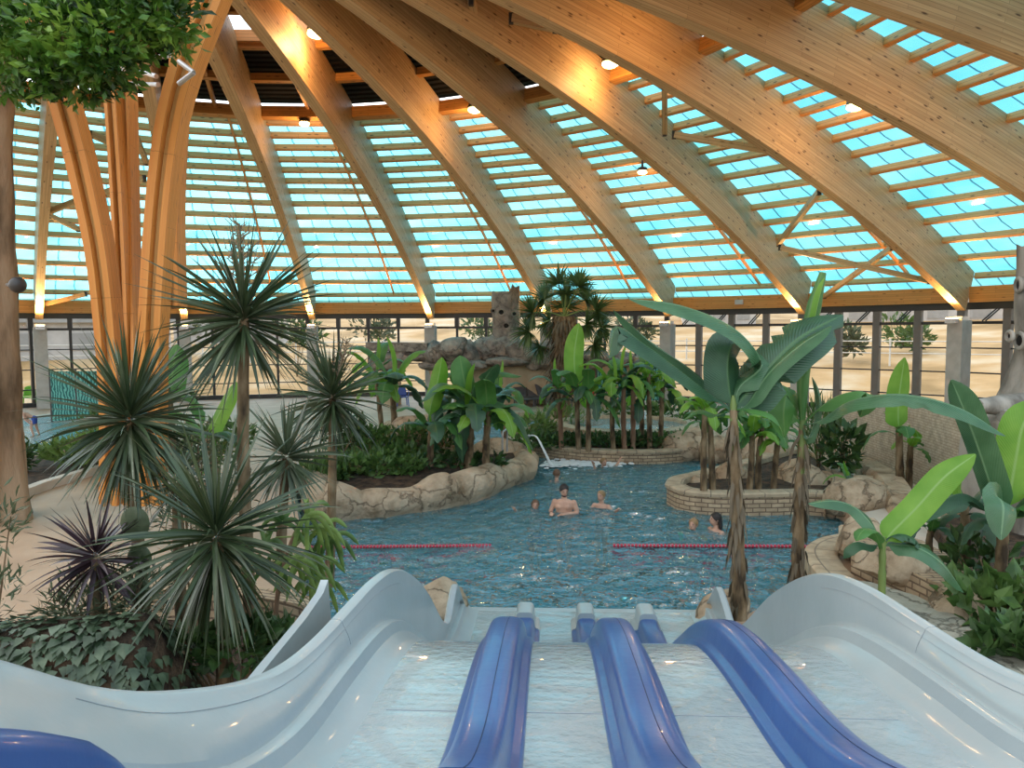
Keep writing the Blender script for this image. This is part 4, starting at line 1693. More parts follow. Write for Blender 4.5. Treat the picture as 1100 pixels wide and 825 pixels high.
# ------------------------------------------------------------------ plants
def leaf_mat(name, c1, c2, rib, trans=.3, rough=.38, veins=44.0, spec=.5):
    m, nt, b, out = new_mat(name)
    tc = N(nt, 'ShaderNodeTexCoord')
    sep = N(nt, 'ShaderNodeSeparateXYZ')
    nt.links.new(tc.outputs['UV'], sep.inputs[0])
    nz = N(nt, 'ShaderNodeTexNoise', Scale=2.2, Detail=3.0)
    nt.links.new(tc.outputs['Object'], nz.inputs['Vector'])
    col = ramp(nt, nz.outputs['Fac'], [(.35, c1), (.65, c2)])
    sb = N(nt, 'ShaderNodeMath', operation='SUBTRACT')
    sb.inputs[1].default_value = .5
    nt.links.new(sep.outputs['Y'], sb.inputs[0])
    ab = N(nt, 'ShaderNodeMath', operation='ABSOLUTE')
    nt.links.new(sb.outputs[0], ab.inputs[0])
    mid = ramp(nt, ab.outputs[0], [(.015, (1, 1, 1, 1)), (.05, (0, 0, 0, 1))])
    mx = N(nt, 'ShaderNodeMix', data_type='RGBA')
    nt.links.new(mid, mx.inputs[0])
    nt.links.new(col, mx.inputs[6])
    mx.inputs[7].default_value = rib
    nt.links.new(mx.outputs[2], b.inputs['Base Color'])
    b.inputs['Roughness'].default_value = rough
    b.inputs['Specular IOR Level'].default_value = spec
    if veins:
        # veins run out from the midrib towards the tip
        ma = N(nt, 'ShaderNodeMath', operation='MULTIPLY_ADD')
        ma.inputs[1].default_value = -.35
        nt.links.new(ab.outputs[0], ma.inputs[0])
        nt.links.new(sep.outputs['X'], ma.inputs[2])
        mu = N(nt, 'ShaderNodeMath', operation='MULTIPLY')
        mu.inputs[1].default_value = veins * 6.28
        nt.links.new(ma.outputs[0], mu.inputs[0])
        sn = N(nt, 'ShaderNodeMath', operation='SINE')
        nt.links.new(mu.outputs[0], sn.inputs[0])
        bp = N(nt, 'ShaderNodeBump', Strength=.25, Distance=.012)
        nt.links.new(sn.outputs[0], bp.inputs['Height'])
        nt.links.new(bp.outputs[0], b.inputs['Normal'])
    tr = N(nt, 'ShaderNodeBsdfTranslucent')
    nt.links.new(mx.outputs[2], tr.inputs['Color'])
    ms = N(nt, 'ShaderNodeMixShader')
    ms.inputs[0].default_value = trans
    nt.links.new(b.outputs[0], ms.inputs[1])
    nt.links.new(tr.outputs[0], ms.inputs[2])
    nt.links.new(ms.outputs[0], out.inputs['Surface'])
    return m


M['ban_bright'] = leaf_mat('bright_banana_leaf', (.14, .34, .03, 1), (.24, .46, .06, 1), (.3, .5, .14, 1), .45)
M['ban_mid'] = leaf_mat('green_banana_leaf', (.05, .17, .035, 1), (.10, .25, .06, 1), (.14, .28, .08, 1), .3)
M['ban_dark'] = leaf_mat('dark_banana_leaf', (.02, .065, .03, 1), (.04, .11, .05, 1), (.06, .14, .05, 1), .12)
M['ban_blue'] = leaf_mat('glaucous_banana_leaf', (.04, .115, .045, 1), (.085, .19, .085, 1), (.16, .28, .14, 1), .2, .3)
M['stem_green'] = noise_mat('green_stem', (.10, .16, .04, 1), (.22, .28, .08, 1), 3, .55, stretch=(1, 1, .2))
M['stem_brown'] = noise_mat('brown_husky_trunk', (.035, .022, .01, 1), (.15, .10, .05, 1), 7, .85, .5, 12, c3=(.26, .19, .11, 1), stretch=(1, 1, .35))
M['stem_red'] = noise_mat('reddish_stem', (.12, .06, .03, 1), (.28, .17, .10, 1), 5, .7, .3, stretch=(1, 1, .3))
M['blade'] = leaf_mat('cordyline_blade', (.016, .032, .012, 1), (.055, .085, .035, 1), (.10, .13, .06, 1), .12, .36, 0)
M['blade_light'] = leaf_mat('pale_cordyline_blade', (.04, .06, .028, 1), (.11, .14, .075, 1), (.18, .2, .12, 1), .12, .36, 0)
M['blade_purple'] = leaf_mat('purple_cordyline_blade', (.018, .010, .014, 1), (.06, .032, .040, 1), (.1, .05, .06, 1), .1, .4, 0)
M['dead'] = leaf_mat('dry_hanging_blade', (.08, .06, .035, 1), (.17, .13, .08, 1), (.2, .16, .1, 1), .1, .7, 0)
M['flower'] = noise_mat('dry_flower_spike', (.16, .11, .06, 1), (.32, .24, .15, 1), 20, .8)
M['bush_dark'] = noise_mat('dark_shrub_leaf', (.014, .04, .010, 1), (.07, .14, .035, 1), 5, .45, trans=.2)
M['bush_mid'] = noise_mat('green_shrub_leaf', (.035, .085, .018, 1), (.12, .21, .05, 1), 5, .45, trans=.25)
M['bush_light'] = noise_mat('light_shrub_leaf', (.08, .15, .03, 1), (.22, .32, .08, 1), 5, .45, trans=.3)
M['bush_grey'] = noise_mat('grey_green_shrub_leaf', (.05, .075, .035, 1), (.14, .17, .09, 1), 5, .5, trans=.2)
M['ivy_leaf'] = noise_mat('ivy_leaf', (.022, .04, .018, 1), (.10, .14, .08, 1), 7, .4, trans=.12)
M['ficus'] = noise_mat('ficus_leaf', (.012, .04, .006, 1), (.07, .17, .02, 1), 2.6, .38, trans=.3, c3=(.20, .34, .05, 1))
M['palm'] = leaf_mat('fan_palm_leaf', (.05, .10, .025, 1), (.13, .21, .07, 1), (.16, .22, .08, 1), .3, .45, 0)


def blade(mb, p0, d0, L, w, droop, n=7, fold=.25, roll=0.0):
    """sword leaf from p0 heading d0, bending down under its weight"""
    P, U, F = [], [], []
    p = Vector(p0)
    d = Vector(d0).normalized()
    for i in range(n + 1):
        t = i / n
        sd = d.cross(Vector((0, 0, 1)))
        if sd.length < .05:
            sd = Vector((math.cos(L * 77), math.sin(L * 77), 0))
        sd.normalize()
        up = sd.cross(d)
        if roll:
            sd, up = sd * math.cos(roll) + up * math.sin(roll), up * math.cos(roll) - sd * math.sin(roll)
        ww = w * (min(1, .45 + t * 3) if t < .2 else (1 if t < .45 else 1 - ((t - .45) / .55) ** 1.4)) * .5
        ww = max(ww, .001)
        P += [p - sd * ww + up * ww * fold, p.copy(), p + sd * ww + up * ww * fold]
        U += [(t, 0), (t, .5), (t, 1)]
        p = p + d * (L / n)
        d = (d + Vector((0, 0, -droop / n * (.5 + 1.3 * t)))).normalized()
    for i in range(n):
        F += [(i * 3, i * 3 + 1, i * 3 + 4, i * 3 + 3), (i * 3 + 1, i * 3 + 2, i * 3 + 5, i * 3 + 4)]
    mb.add(P, F, U)


def cordyline(label, heads, base, L=.8, nl=150, mat='blade', trunk_r=.05, w=.042, spike=None, seed=1, hang=.35, name='cordyline', trunk_mat='stem_brown', droop=1.2):
    rs = random.Random(seed)
    t = thing(name, label, 'plant', base)
    mb = MB()
    for h in heads:
        h = Vector(h)
        mid = base.lerp(h, .55) + Vector((rs.uniform(-.05, .05), rs.uniform(-.05, .05), 0))
        pts = crom([base + Vector((0, 0, -.1)), mid, h], 10)
        mb.tube(pts, [trunk_r * (1.25 - .35 * i / 10) * (1 + .08 * (i % 2)) for i in range(11)], 10)
    mb.build('trunk', M[trunk_mat], t)
    for h in heads:
        h = Vector(h)
        mb, mb2 = MB(), MB()
        for i in range(nl):
            q = (i + .5) / nl
            el = math.radians(74 - (112 + 42 * hang) * q ** .85)      # from upright to hanging
            az = i * 2.39996 + rs.uniform(-.3, .3)
            el += rs.gauss(0, .16)
            d = Vector((math.cos(az) * math.cos(el), math.sin(az) * math.cos(el), math.sin(el)))
            l = L * rs.uniform(.78, 1.1) * (1 if el > -.3 else .95)
            blade(mb if rs.random() < .75 else mb2, h + Vector((0, 0, .10 * L - q * .22 * L)) + d * .03, d, l, w * rs.uniform(.85, 1.2), droop * rs.uniform(.25, 1.0) * (.15 + .8 * q), roll=rs.uniform(-1.1, 1.1))
        mb.build('rosette', M[mat], t)
        mb2.build('rosette', M['blade_light' if mat == 'blade' else mat], t)
    if spike:
        mb = MB()
        a, b = Vector(heads[0]), Vector(spike)
        mb.tube([a, a.lerp(b, .5), b], [.022, .018, .008], 6)
        for i in range(26):
            q = .3 + .7 * i / 26
            o = a.lerp(b, q)
            az = i * 2.4
            d = Vector((math.cos(az), math.sin(az), .7)).normalized()
            l = .32 * L * (1.05 - q)
            e = o + d * (l + .05)
            mb.tube([o, e], [.009, .005], 4)
            for k in range(3):
                f = o.lerp(e, .4 + .25 * k)
                mb.tube([f, f + Vector((rs.uniform(-1, 1), rs.uniform(-1, 1), rs.uniform(0, 1))) * .11 * L], [.007, .004], 4)
        mb.build('flower_spike', M['flower'], t)
    return t


def leaf_surface(mb, path, width, fold=.25, petiole=.12, n=20, flip=0.0, wave=.0, up=(0, 0, 1), tip=.35, thick=.0, seed=0, tear=0.0):
    P_ = crom(path, n)
    P, U, F = [], [], []
    cols = (-1, -.55, 0, .55, 1)
    rs = random.Random(seed)
    prev = None
    for i, p in enumerate(P_):
        t = i / n
        d = (P_[min(i + 1, n)] - P_[max(i - 1, 0)]).normalized()
        sd = d.cross(Vector(up))
        if sd.length < .15 and prev is not None:
            sd = prev - d * prev.dot(d)
        if sd.length < 1e-3:
            sd = d.orthogonal()
        sd.normalize()
        if prev is not None and sd.dot(prev) < 0:
            sd = -sd
        prev = sd
        nn = sd.cross(d)
        if flip:
            c, s = math.cos(flip), math.sin(flip)
            sd, nn = sd * c + nn * s, nn * c - sd * s
        if t < petiole:
            w = max(.02, .085 * width) * (1.25 - .45 * t / petiole)
        else:
            q = (t - petiole) / (1 - petiole)
            w = width * .5 * (min(1, q / .16) ** .6) * (1 if q < 1 - tip else max(0.02, 1 - ((q - 1 + tip) / tip) ** 2.0) ** .7)
            w = max(w, .02 * (1 - q) + .004)
        for c in cols:
            wv = wave * width * math.sin(i * 1.9 + c * 2 + seed) * abs(c)
            off = nn * (-fold * w * abs(c) ** 1.5 + wv)
            cc = c
            if tear and abs(c) == 1 and rs.random() < tear:
                cc = c * rs.uniform(.35, .8)
            P.append(p + sd * (cc * w) + off)
            U.append((t, (c + 1) / 2))
    k = len(cols)
    for i in range(n):
        for c in range(k - 1):
            F.append((i * k + c, i * k + c + 1, (i + 1) * k + c + 1, (i + 1) * k + c))
    mb.add(P, F, U)


def gen_leaf_path(o, az, el, L, droop, n=6):
    d = Vector((math.cos(az) * math.cos(el), math.sin(az) * math.cos(el), math.sin(el)))
    p = Vector(o)
    out = [p.copy()]
    for i in range(n):
        p = p + d * (L / n)
        out.append(p.copy())
        d = (d + Vector((0, 0, -droop / n * (1 + i * .35)))).normalized()
    return out


def banana(label, base, top, nleaves=10, L=1.2, wd=.32, r=.06, seed=1, mats=('ban_mid', 'ban_dark', 'ban_blue', 'ban_bright'), stem='stem_brown', lean=None, extra=(), name='banana_plant', el=(.5, 1.25), droop=(1.0, 2.4), group=None, petiole=.18, spear=True, rolled=None):
    rs = random.Random(seed)
    base, top = Vector(base), Vector(top)
    t = thing(name, label, 'plant', base, group)
    mb = MB()
    mid = base.lerp(top, .5) + Vector((rs.uniform(-.03, .03), rs.uniform(-.03, .03), 0))
    tall = nleaves == 0
    pts = crom([base + Vector((0, 0, -.12)), mid, top] + ([] if tall else [top + (top - mid).normalized() * .12 * L]), 22)
    mb.tube(pts, [r * (1.25 - (.7 if tall else .5) * i / 22) * (1 + .07 * math.sin(i * 2.3) + .05 * rs.uniform(-1, 1)) for i in range(23)], 12)
    for k, vt in enumerate(mb.v):
        mb.v[k] = vt + Vector((1, 1, 0)) * (.12 * r * noise.noise(vt * 9))
    mb.build('pseudostem', M[stem], t)
    if nleaves == 0 or L > .9:
        mb = MB()
        ax = (top - mid).normalized()
        hl = 1.0 if nleaves == 0 else .3
        mb.tube([top - ax * hl, top - ax * .3 * hl, top + ax * .06, top + ax * .16], [r * .7 if tall else r * .9, r * .68 if tall else r * .84, r * .5, r * .2], 10)
        mb.build('leaf_sheath', M['stem_green'], t)
    if rolled:
        mb = MB()
        pp = crom(rolled, 16)
        mb.tube(pp, [.03 + .055 * math.sin(min(1, i / 11) * PI / 2) * (1 if i < 13 else (16.6 - i) / 3.6) for i in range(17)], 12)
        mb.build('rolled_leaf', M['ban_mid'], t)
    if tall:
        # dry leaf bases hang round the trunk
        mb = MB()
        for k in range(70):
            q = rs.uniform(.12, .95)
            p = base.lerp(top, q)
            az = rs.uniform(0, 6.28)
            o = Vector((math.cos(az), math.sin(az), 0))
            blade(mb, p + o * r * (1.15 - .5 * q), o * .22 + Vector((0, 0, -1)), rs.uniform(.12, .34), .045, .2, 4, roll=rs.uniform(-.6, .6))
        mb.build('dry_husk', M['dead'], t)
    a0 = rs.uniform(0, 6)
    for i in range(nleaves):
        az = a0 + i * 2.4 + rs.uniform(-.25, .25)
        q = (i + .5) / nleaves
        e = el[1] + (el[0] - el[1]) * q
        if i >= 12:
            break
        mb = MB()
        leaf_surface(mb, gen_leaf_path(top + Vector((0, 0, rs.uniform(-.18, .05) * L)), az, e, L * rs.uniform(.75, 1.1), droop[0] + (droop[1] - droop[0]) * q, 6), wd * rs.uniform(.8, 1.15), fold=rs.uniform(.15, .5), petiole=petiole, n=16, seed=seed * 31 + i, wave=.03, tear=.4 if q > .35 else .12)
        m = mats[i % len(mats)]
        lf = mb.build('leaf', M[m], t)
    if spear:
        mb = MB()
        leaf_surface(mb, [top, top + Vector((rs.uniform(-.05, .05), 0, L * .35)), top + Vector((rs.uniform(-.15, .15), 0, L * .75))], wd * .45, fold=1.2, petiole=.1, n=12, seed=seed)
        mb.build('leaf', M['ban_bright'], t)
    for (path, w, m, kw) in extra:
        mb = MB()
        leaf_surface(mb, path, w, **kw)
        mb.build('leaf', M[m], t)
    return t


def leaf_cloud(mb, c, rad, n, size, rs, shell=.55, up=.4, aspect=.5, lo=None):
    c = Vector(c)
    for _ in range(n):
        while True:
            d = Vector((rs.uniform(-1, 1), rs.uniform(-1, 1), rs.uniform(-1, 1)))
            if .05 < d.length < 1:
                break
        d.normalize()
        k = rs.uniform(shell, 1) * (1 + .25 * noise.noise(d * 2.2 + c))
        p = c + Vector((d.x * rad[0], d.y * rad[1], d.z * rad[2])) * k
        if lo is not None and p.z < lo:
            p.z = lo + rs.uniform(0, .08)
        ax = (d * .8 + Vector((rs.uniform(-1, 1), rs.uniform(-1, 1), rs.uniform(-.6, 1) + up))).normalized()
        s = ax.orthogonal().normalized()
        s = (Matrix.Rotation(rs.uniform(0, 6.28), 3, ax) @ s)
        L = size * rs.uniform(.65, 1.25)
        w = L * aspect * .5
        nn = ax.cross(s)
        tip = p + ax * L - nn * L * .15
        m1 = p + ax * L * .45
        mb.add([p, m1 + s * w, tip, m1 - s * w, m1 - nn * w * .25], [(0, 1, 4), (1, 2, 4), (2, 3, 4), (3, 0, 4)])


def shrub(label, blobs, size, mat, seed, base=None, name='shrub', per=220, aspect=.45, group=None, twigs=True, up=.4, cat='plant', shell=.45):
    rs = random.Random(seed)
    c0 = Vector(blobs[0][0])
    base = Vector(base) if base is not None else Vector((c0.x, c0.y, max(.25, c0.z - blobs[0][1][2])))
    t = thing(name, label, cat, base, group)
    mb = MB()
    for c, r in blobs:
        v = (r[0] * r[1] * r[2]) ** (1 / 3)
        leaf_cloud(mb, c, r, per, size, rs, aspect=aspect, lo=base.z - .02, up=up, shell=shell)
    mb.build('foliage', M[mat], t, smooth=False)
    if twigs:
        mb = MB()
        for c, r in blobs:
            for k in range(5):
                e = Vector(c) + Vector((rs.uniform(-.6, .6) * r[0], rs.uniform(-.6, .6) * r[1], rs.uniform(0, .7) * r[2]))
                mb.tube([base + Vector((rs.uniform(-.05, .05), rs.uniform(-.05, .05), -.05)), base.lerp(e, .5) + Vector((0, 0, .05)), e], [.014, .01, .005], 5)
        mb.build('stems', M['stem_brown'], t)
    return t


# ---- cordylines on the left
def G(u, v, y):      # a point of the soil under that point
    p = D(u, v, y)
    return p
B = W(158, 690, .3)
cordyline('big dark cordyline with a full round head of drooping sword leaves, left of the slide', [D(140, 452, 6.7)], Vector((D(158, 600, 6.9).x, 6.9, .28)), L=.86, nl=270, seed=3, w=.036, hang=.75)
cordyline('tallest cordyline with a tiered dry flower spike against the roof', [D(262, 342, 7.4)], Vector((D(268, 600, 7.5).x, 7.5, .28)), L=.98, nl=200, seed=4, spike=D(257, 240, 7.4), trunk_r=.055, w=.034, droop=.8, hang=.35)
cordyline('cordyline with a pale flower tuft, right of the tallest one', [D(357, 428, 9.6)], Vector((D(352, 560, 9.8).x, 9.8, .2)), L=.80, nl=190, seed=5, w=.036, spike=D(373, 366, 9.6), hang=.5)
cordyline('front cordyline whose long pale blades hang down beside the slide', [D(232, 580, 5.7)], Vector((D(236, 725, 5.9).x, 5.9, .28)), L=.92, nl=230, seed=6, w=.034, hang=.9, mat='blade', droop=1.5)
cordyline('smaller cordyline with a loose head between the tall one and the pool', [D(308, 492, 8.0)], Vector((D(300, 600, 8.1).x, 8.1, .28)), L=.66, nl=110, seed=7, w=.035, hang=.5, mat='blade_light')
cordyline('short dark purple cordyline beside the tan deck on the left', [D(103, 600, 6.2)], Vector((D(106, 690, 6.2).x, 6.2, .28)), L=.52, nl=90, seed=8, w=.035, mat='blade_purple', hang=.3, droop=1.0)
cordyline('thin leaved cordyline tangled behind the front one', [D(190, 520, 7.0)], Vector((D(195, 640, 7.1).x, 7.1, .28)), L=.55, nl=80, seed=9, w=.022, mat='blade_light', hang=.6)
# ---- lower plants in that bed
def rp(u, v, y, z=.28):
    p = D(u, v, y)
    return Vector((p.x, y, z))
shrub('narrow leaved grey green bush below the purple cordyline', [(D(105, 645, 6.3), (.42, .35, .30)), (D(150, 640, 6.3), (.3, .3, .28)), (D(75, 655, 6.4), (.22, .25, .2))], .13, 'bush_grey', 21, base=rp(110, 690, 6.3), aspect=.16, per=300)
shrub('feathery pale bush between the cordylines', [(D(205, 500, 7.6), (.38, .3, .55)), (D(240, 520, 7.6), (.3, .3, .5)), (D(195, 560, 7.2), (.3, .25, .4))], .10, 'bush_grey', 22, base=rp(215, 640, 7.5), aspect=.2, per=260)
shrub('dark undergrowth below the hanging cordyline blades', [(D(265, 690, 5.9), (.3, .3, .2)), (D(300, 690, 6.3), (.25, .3, .2)), (D(200, 700, 5.8), (.3, .3, .18))], .14, 'bush_dark', 23, base=rp(250, 720, 5.9), per=160, aspect=.6)
shrub('dark bush at the very left edge beside the deck', [(D(-8, 560, 7.2), (.28, .3, .35))], .14, 'bush_grey', 24, base=rp(-12, 620, 7.2), aspect=.2, per=160)
shrub('dark sprig at the left edge above the ivy bank', [(D(-6, 635, 6.0), (.2, .25, .25))], .12, 'bush_grey', 25, base=rp(-8, 680, 6.0), aspect=.2, per=120)
# umbrella plant
rs = random.Random(5)
t = thing('papaya_plant', 'slim plant with drooping fingered leaves at the pool edge left of the slide', 'plant', rp(296, 690, 6.9))
mb = MB()
st = crom([rp(292, 690, 6.9), D(298, 640, 6.9), D(310, 590, 6.9), D(322, 560, 6.9)], 10)
mb.tube(st, [.028 - .0016 * i for i in range(11)], 8)
mb.build('trunk', M['stem_red'], t)
for k, (u, v, ang) in enumerate([(345, 565, -.3), (355, 575, -.6), (330, 552, .6), (303, 560, 2.6), (345, 622, -1.2), (286, 610, 2.8), (318, 600, -.4), (285, 585, 2.2), (338, 600, -.8)]):
    c = D(u, v, 6.85 + rs.uniform(-.2, .2))
    mb = MB()
    for q in range(7):
        a = ang + (q - 3) * .62 - PI / 2 * .6
        d = Vector((math.cos(a), rs.uniform(-.4, .4), math.sin(a) - .2)).normalized()
        leaf_surface(mb, [c, c + d * .15, c + d * .27 + Vector((0, 0, -.13))], .042, fold=.3, petiole=.15, n=6, up=(0, -1, .3))
    lf = mb.build('leaf', M['bush_mid' if k % 2 else 'bush_light'], t)
    mb = MB()
    mb.tube([st[6 + k % 5], st[6 + k % 5].lerp(c, .6) + Vector((0, 0, .04)), c], [.010, .007, .005], 5)
    mb.build('leaf_stalk', M['stem_green'], lf)
# opuntia pad
t = thing('prickly_pear', 'prickly pear with a round grey green pad beside the purple cordyline', 'plant', rp(147, 650, 6.5))
for i, (u, v, s) in enumerate([(145, 562, .13), (150, 600, .11), (148, 635, .11)]):
    mb = MB()
    mb.ball(D(u, v, 6.45), s, 14, 10, (1, .18, 1.15))
    mb.build('pad', M['bush_grey'], t)
# ivy bank
ivb = thing('ivy_bank', 'bank covered in dark ivy leaves at the left behind the slide wall', 'plant', rp(80, 740, 5.2))
mb = MB()
def ivy(a, b):
    x0 = -5.2 + a * (D(203, 700, 5.3).x + 5.2)
    prof = [(0, .2, 0), (.25, .80, .02), (.5, 1.25, .12), (.75, 1.40, .45), (1, .7, .9)]
    y0 = 4.75 + .35 * a
    z = smooth_tab([(p[0], p[1]) for p in prof], b) * (1 - .0 * a)
    y = y0 + smooth_tab([(p[0], p[2]) for p in prof], b)
    e = min(1, (1 - a) / .12)
    z = .2 + (z - .2) * math.sqrt(max(0, e)) + (.06 if a < .3 else 0)
    return Vector((x0, y, z + .08 * noise.noise(Vector((x0 * 1.4, y * 1.4, 3)))))
mb.grid(ivy, 30, 14)
mb.build('earth_bank', M['soil'], ivb)
mb = MB()
rs = random.Random(77)
for i in range(2300):
    a, b = rs.random(), .12 + .88 * rs.random()
    p = ivy(a, b)
    n_ = (ivy(min(1, a + .02), b) - p).cross(ivy(a, min(1, b + .02)) - p)
    if n_.length < 1e-7:
        n_ = Vector((0, -1, .3))
    n_.normalize()
    if n_.z < -.2: n_ = -n_
    dn = (Vector((rs.uniform(-.5, .5), -.4, -1)) - n_ * 0)
    dn = (dn - n_ * dn.dot(n_)).normalized()
    dn = (dn + n_ * rs.uniform(.05, .5)).normalized()
    sd = dn.cross(n_).normalized()
    s = rs.uniform(.05, .085)
    p = p + n_ * rs.uniform(.0, .05)
    mb.add([p, p + sd * s * .55 + dn * s * .15, p + sd * s * .35 + dn * s * .6, p + dn * s * 1.25, p - sd * s * .35 + dn * s * .6, p - sd * s * .55 + dn * s * .15], [(0, 1, 2, 3), (0, 3, 4, 5)])
mb.build('ivy_leaves', M['ivy_leaf'], ivb, smooth=False)

# ---- banana plants of the pool islands
def bp(label, bu, bv, y, tu, tv, **kw):
    b = D(bu, bv, y)
    return banana(label, b, D(tu, tv, y), **kw)
def yd(v, z):
    return W(550, v, z).y
y = yd(503, .45)
bp('banana plant with one tall upright pale leaf on the rock island', 462, 508, y, 463, 462, nleaves=9, L=1.3, wd=.34, r=0.072, seed=11, spear=False,
   extra=[([D(463, 462, y), D(462, 440, y), D(469, 415, y), D(475, 384, y - .1)], .38, 'ban_bright', dict(fold=.9, petiole=.25, up=(0, -1, .1)))], mats=('ban_dark', 'ban_mid'))
bp('bushy banana plant with broad grey green leaves right of centre on the rock island', 503, 506, y, 507, 448, nleaves=8, L=1.6, wd=.5, r=0.079, extra=[([D(507, 446, y), D(500, 434, y - .1), D(494, 452, y - .3), D(497, 497, y - .3)], .42, 'ban_dark', dict(fold=.6, petiole=.1, up=(0, -1, .3), tear=.2)),
   ([D(507, 446, y), D(528, 430, y - .1), D(556, 446, y - .2), D(573, 484, y - .2)], .45, 'ban_blue', dict(fold=.5, petiole=.15, tear=.25)), ([D(507, 446, y), D(500, 415, y), D(497, 400, y), D(494, 382, y)], .5, 'ban_mid', dict(fold=.4, petiole=.2, up=(.3, -1, .1))),
   ([D(507, 446, y), D(490, 418, y - .1), D(470, 412, y - .2), D(452, 432, y - .3)], .48, 'ban_blue', dict(fold=.5, petiole=.18, tear=.2)), ([D(507, 446, y), D(516, 415, y), D(535, 400, y + .1), D(560, 404, y + .2)], .42, 'ban_mid', dict(fold=.5, petiole=.18, tear=.2))], seed=12, mats=('ban_blue', 'ban_dark', 'ban_mid', 'ban_blue'), el=(.7, 1.35), droop=(.8, 2.6))
bp('banana plant with a hanging dark leaf at the right end of the rock island', 522, 506, y - .1, 524, 450, nleaves=12, L=1.5, wd=.42, r=0.079, seed=13, mats=('ban_mid', 'ban_dark', 'ban_bright'))
bp('slim banana plant behind the others on the rock island', 497, 497, y + 1.2, 500, 430, nleaves=9, L=1.4, wd=.4, r=0.065, seed=14, mats=('ban_blue', 'ban_mid'))
bp('red stemmed banana plant above the water behind the island', 545, 486, 20, 536, 425, nleaves=8, L=1.3, wd=.3, r=.07, seed=16, stem='stem_red')
y2 = yd(478, .4)
bp('pale banana plant left of the bushy ones, behind the shrubs', 425, 480, y2, 420, 412, nleaves=10, L=1.7, wd=.42, r=0.079, seed=15, mats=('ban_bright', 'ban_mid', 'ban_dark'))
bp('slender banana plant at the back left of the island', 412, 478, y2 + .6, 404, 405, nleaves=9, L=1.5, wd=.36, r=0.065, seed=17, mats=('ban_mid', 'ban_bright'))
# ---- long planter: slim stems
y3 = yd(480, .4)
bp('banana plant with one broad upright lime leaf in front of the fan palm', 622, 478, y3, 620, 425, nleaves=8, L=1.6, wd=.4, r=0.065, seed=18, spear=False,
   extra=[([D(620, 425, y3), D(618, 405, y3), D(617, 380, y3), D(622, 347, y3)], .55, 'ban_bright', dict(fold=.2, petiole=.2, up=(0.25, -1, .1)))], mats=('ban_dark', 'ban_mid', 'ban_bright'))
bp('thin banana stem left of the lime leaf in the long planter', 603, 478, y3 + .3, 600, 420, nleaves=8, L=1.2, wd=.28, r=.06, seed=19, stem='stem_red')
STEMS = [(632, 480, 632, 425, 'thin stemmed banana just right of the lime leaf'), (659, 482, 658, 418, 'slim banana with an upright green leaf left of the red stems'),
         (671, 483, 670, 408, 'first of the two close reddish banana stems in the long planter'), (680, 483, 680, 412, 'second of the two close reddish banana stems in the long planter'),
         (698, 482, 697, 405, 'banana stem with a drooping dark leaf in front of the teal screen'), (709, 481, 712, 415, 'slim banana stem right of the dark drooping leaf'),
         (690, 480, 690, 425, 'short banana stem between the reddish stems and the drooping leaf')]
for i, (bu, bv, tu, tv, lab) in enumerate(STEMS):
    bp(lab, bu, bv, y3 - .2 + .15 * i, tu, tv, nleaves=9, L=1.25, wd=.30, r=0.061, seed=30 + i, stem='stem_red' if i in (2, 3) else 'stem_brown', mats=('ban_mid', 'ban_bright', 'ban_dark'))
# ---- right planter: slim stems and the two foreground bananas
y4 = yd(532, .35)
S4 = [(756, 528, 757, 445, 'slim dark banana stem at the left of the right planter'), (766, 528, 763, 455, 'second slim banana stem at the left of the right planter'),
      (804, 530, 808, 470, 'young banana with light leaves in the right planter'), (815, 531, 818, 465, 'young banana just right of the light leaved one in the planter'),
      (830, 531, 836, 470, 'leaning banana stem before the large boulder')]
for i, (bu, bv, tu, tv, lab) in enumerate(S4):
    bp(lab, bu, bv, y4 + .1 * i, tu, tv, nleaves=9, L=.95, wd=.26, r=.055, seed=40 + i, stem='stem_brown', mats=('ban_mid', 'ban_bright', 'ban_mid'), el=(.6, 1.3))
ya = 8.3
cA = D(788, 440, ya)
banana('tall foreground banana with a dark husky trunk and huge arching leaves', Vector((D(795, 668, ya).x, ya, .15)), cA, nleaves=0, r=.075, seed=50, spear=False, extra=[
    ([cA, D(765, 425, ya), D(728, 396, ya - .2), D(690, 368, ya - .3), D(662, 352, ya - .3), D(654, 385, ya - .3)], .34, 'ban_dark', dict(fold=.5, petiole=.16, tip=.2, flip=.5, n=28, tear=.1)),
    ([cA, D(762, 415, ya + .2), D(725, 385, ya + .2), D(690, 360, ya + .3), D(659, 333, ya + .3)], .26, 'ban_blue', dict(fold=.35, petiole=.15, flip=-.3, n=24)),
    ([cA, D(795, 415, ya), D(818, 392, ya), D(800, 362, ya - .1), D(768, 341, ya - .2), D(725, 327, ya - .3), D(676, 321, ya - .3)], .40, 'ban_blue', dict(fold=.4, petiole=.12, tip=.4, n=30, up=(0, -.5, 1))),
    ([cA, D(784, 420, ya), D(782, 395, ya), D(786, 372, ya + .1), D(800, 362, ya + .3)], .46, 'ban_dark', dict(fold=.6, petiole=.1, up=(.3, -1, .2), n=22)),
    ([cA, D(800, 425, ya), D(828, 392, ya), D(860, 362, ya + .1), D(905, 338, ya + .3)], .62, 'ban_dark', dict(fold=.35, petiole=.14, up=(-.5, -.8, .5), n=26, tear=.15, tip=.3)),
    ([cA, D(803, 434, ya - .05), D(825, 402, ya - .1), D(858, 372, ya - .1), D(893, 350, ya)], .30, 'ban_blue', dict(fold=.3, petiole=.2, up=(-.3, -.3, 1), n=22)),
    ([cA, D(770, 445, ya + .3), D(750, 440, ya + .4), D(733, 452, ya + .5)], .2, 'ban_mid', dict(fold=.4, petiole=.2)),
    ([cA, D(812, 440, ya - .2), D(832, 448, ya - .3), D(842, 470, ya - .3)], .2, 'ban_mid', dict(fold=.4, petiole=.2))])
yb = 8.9
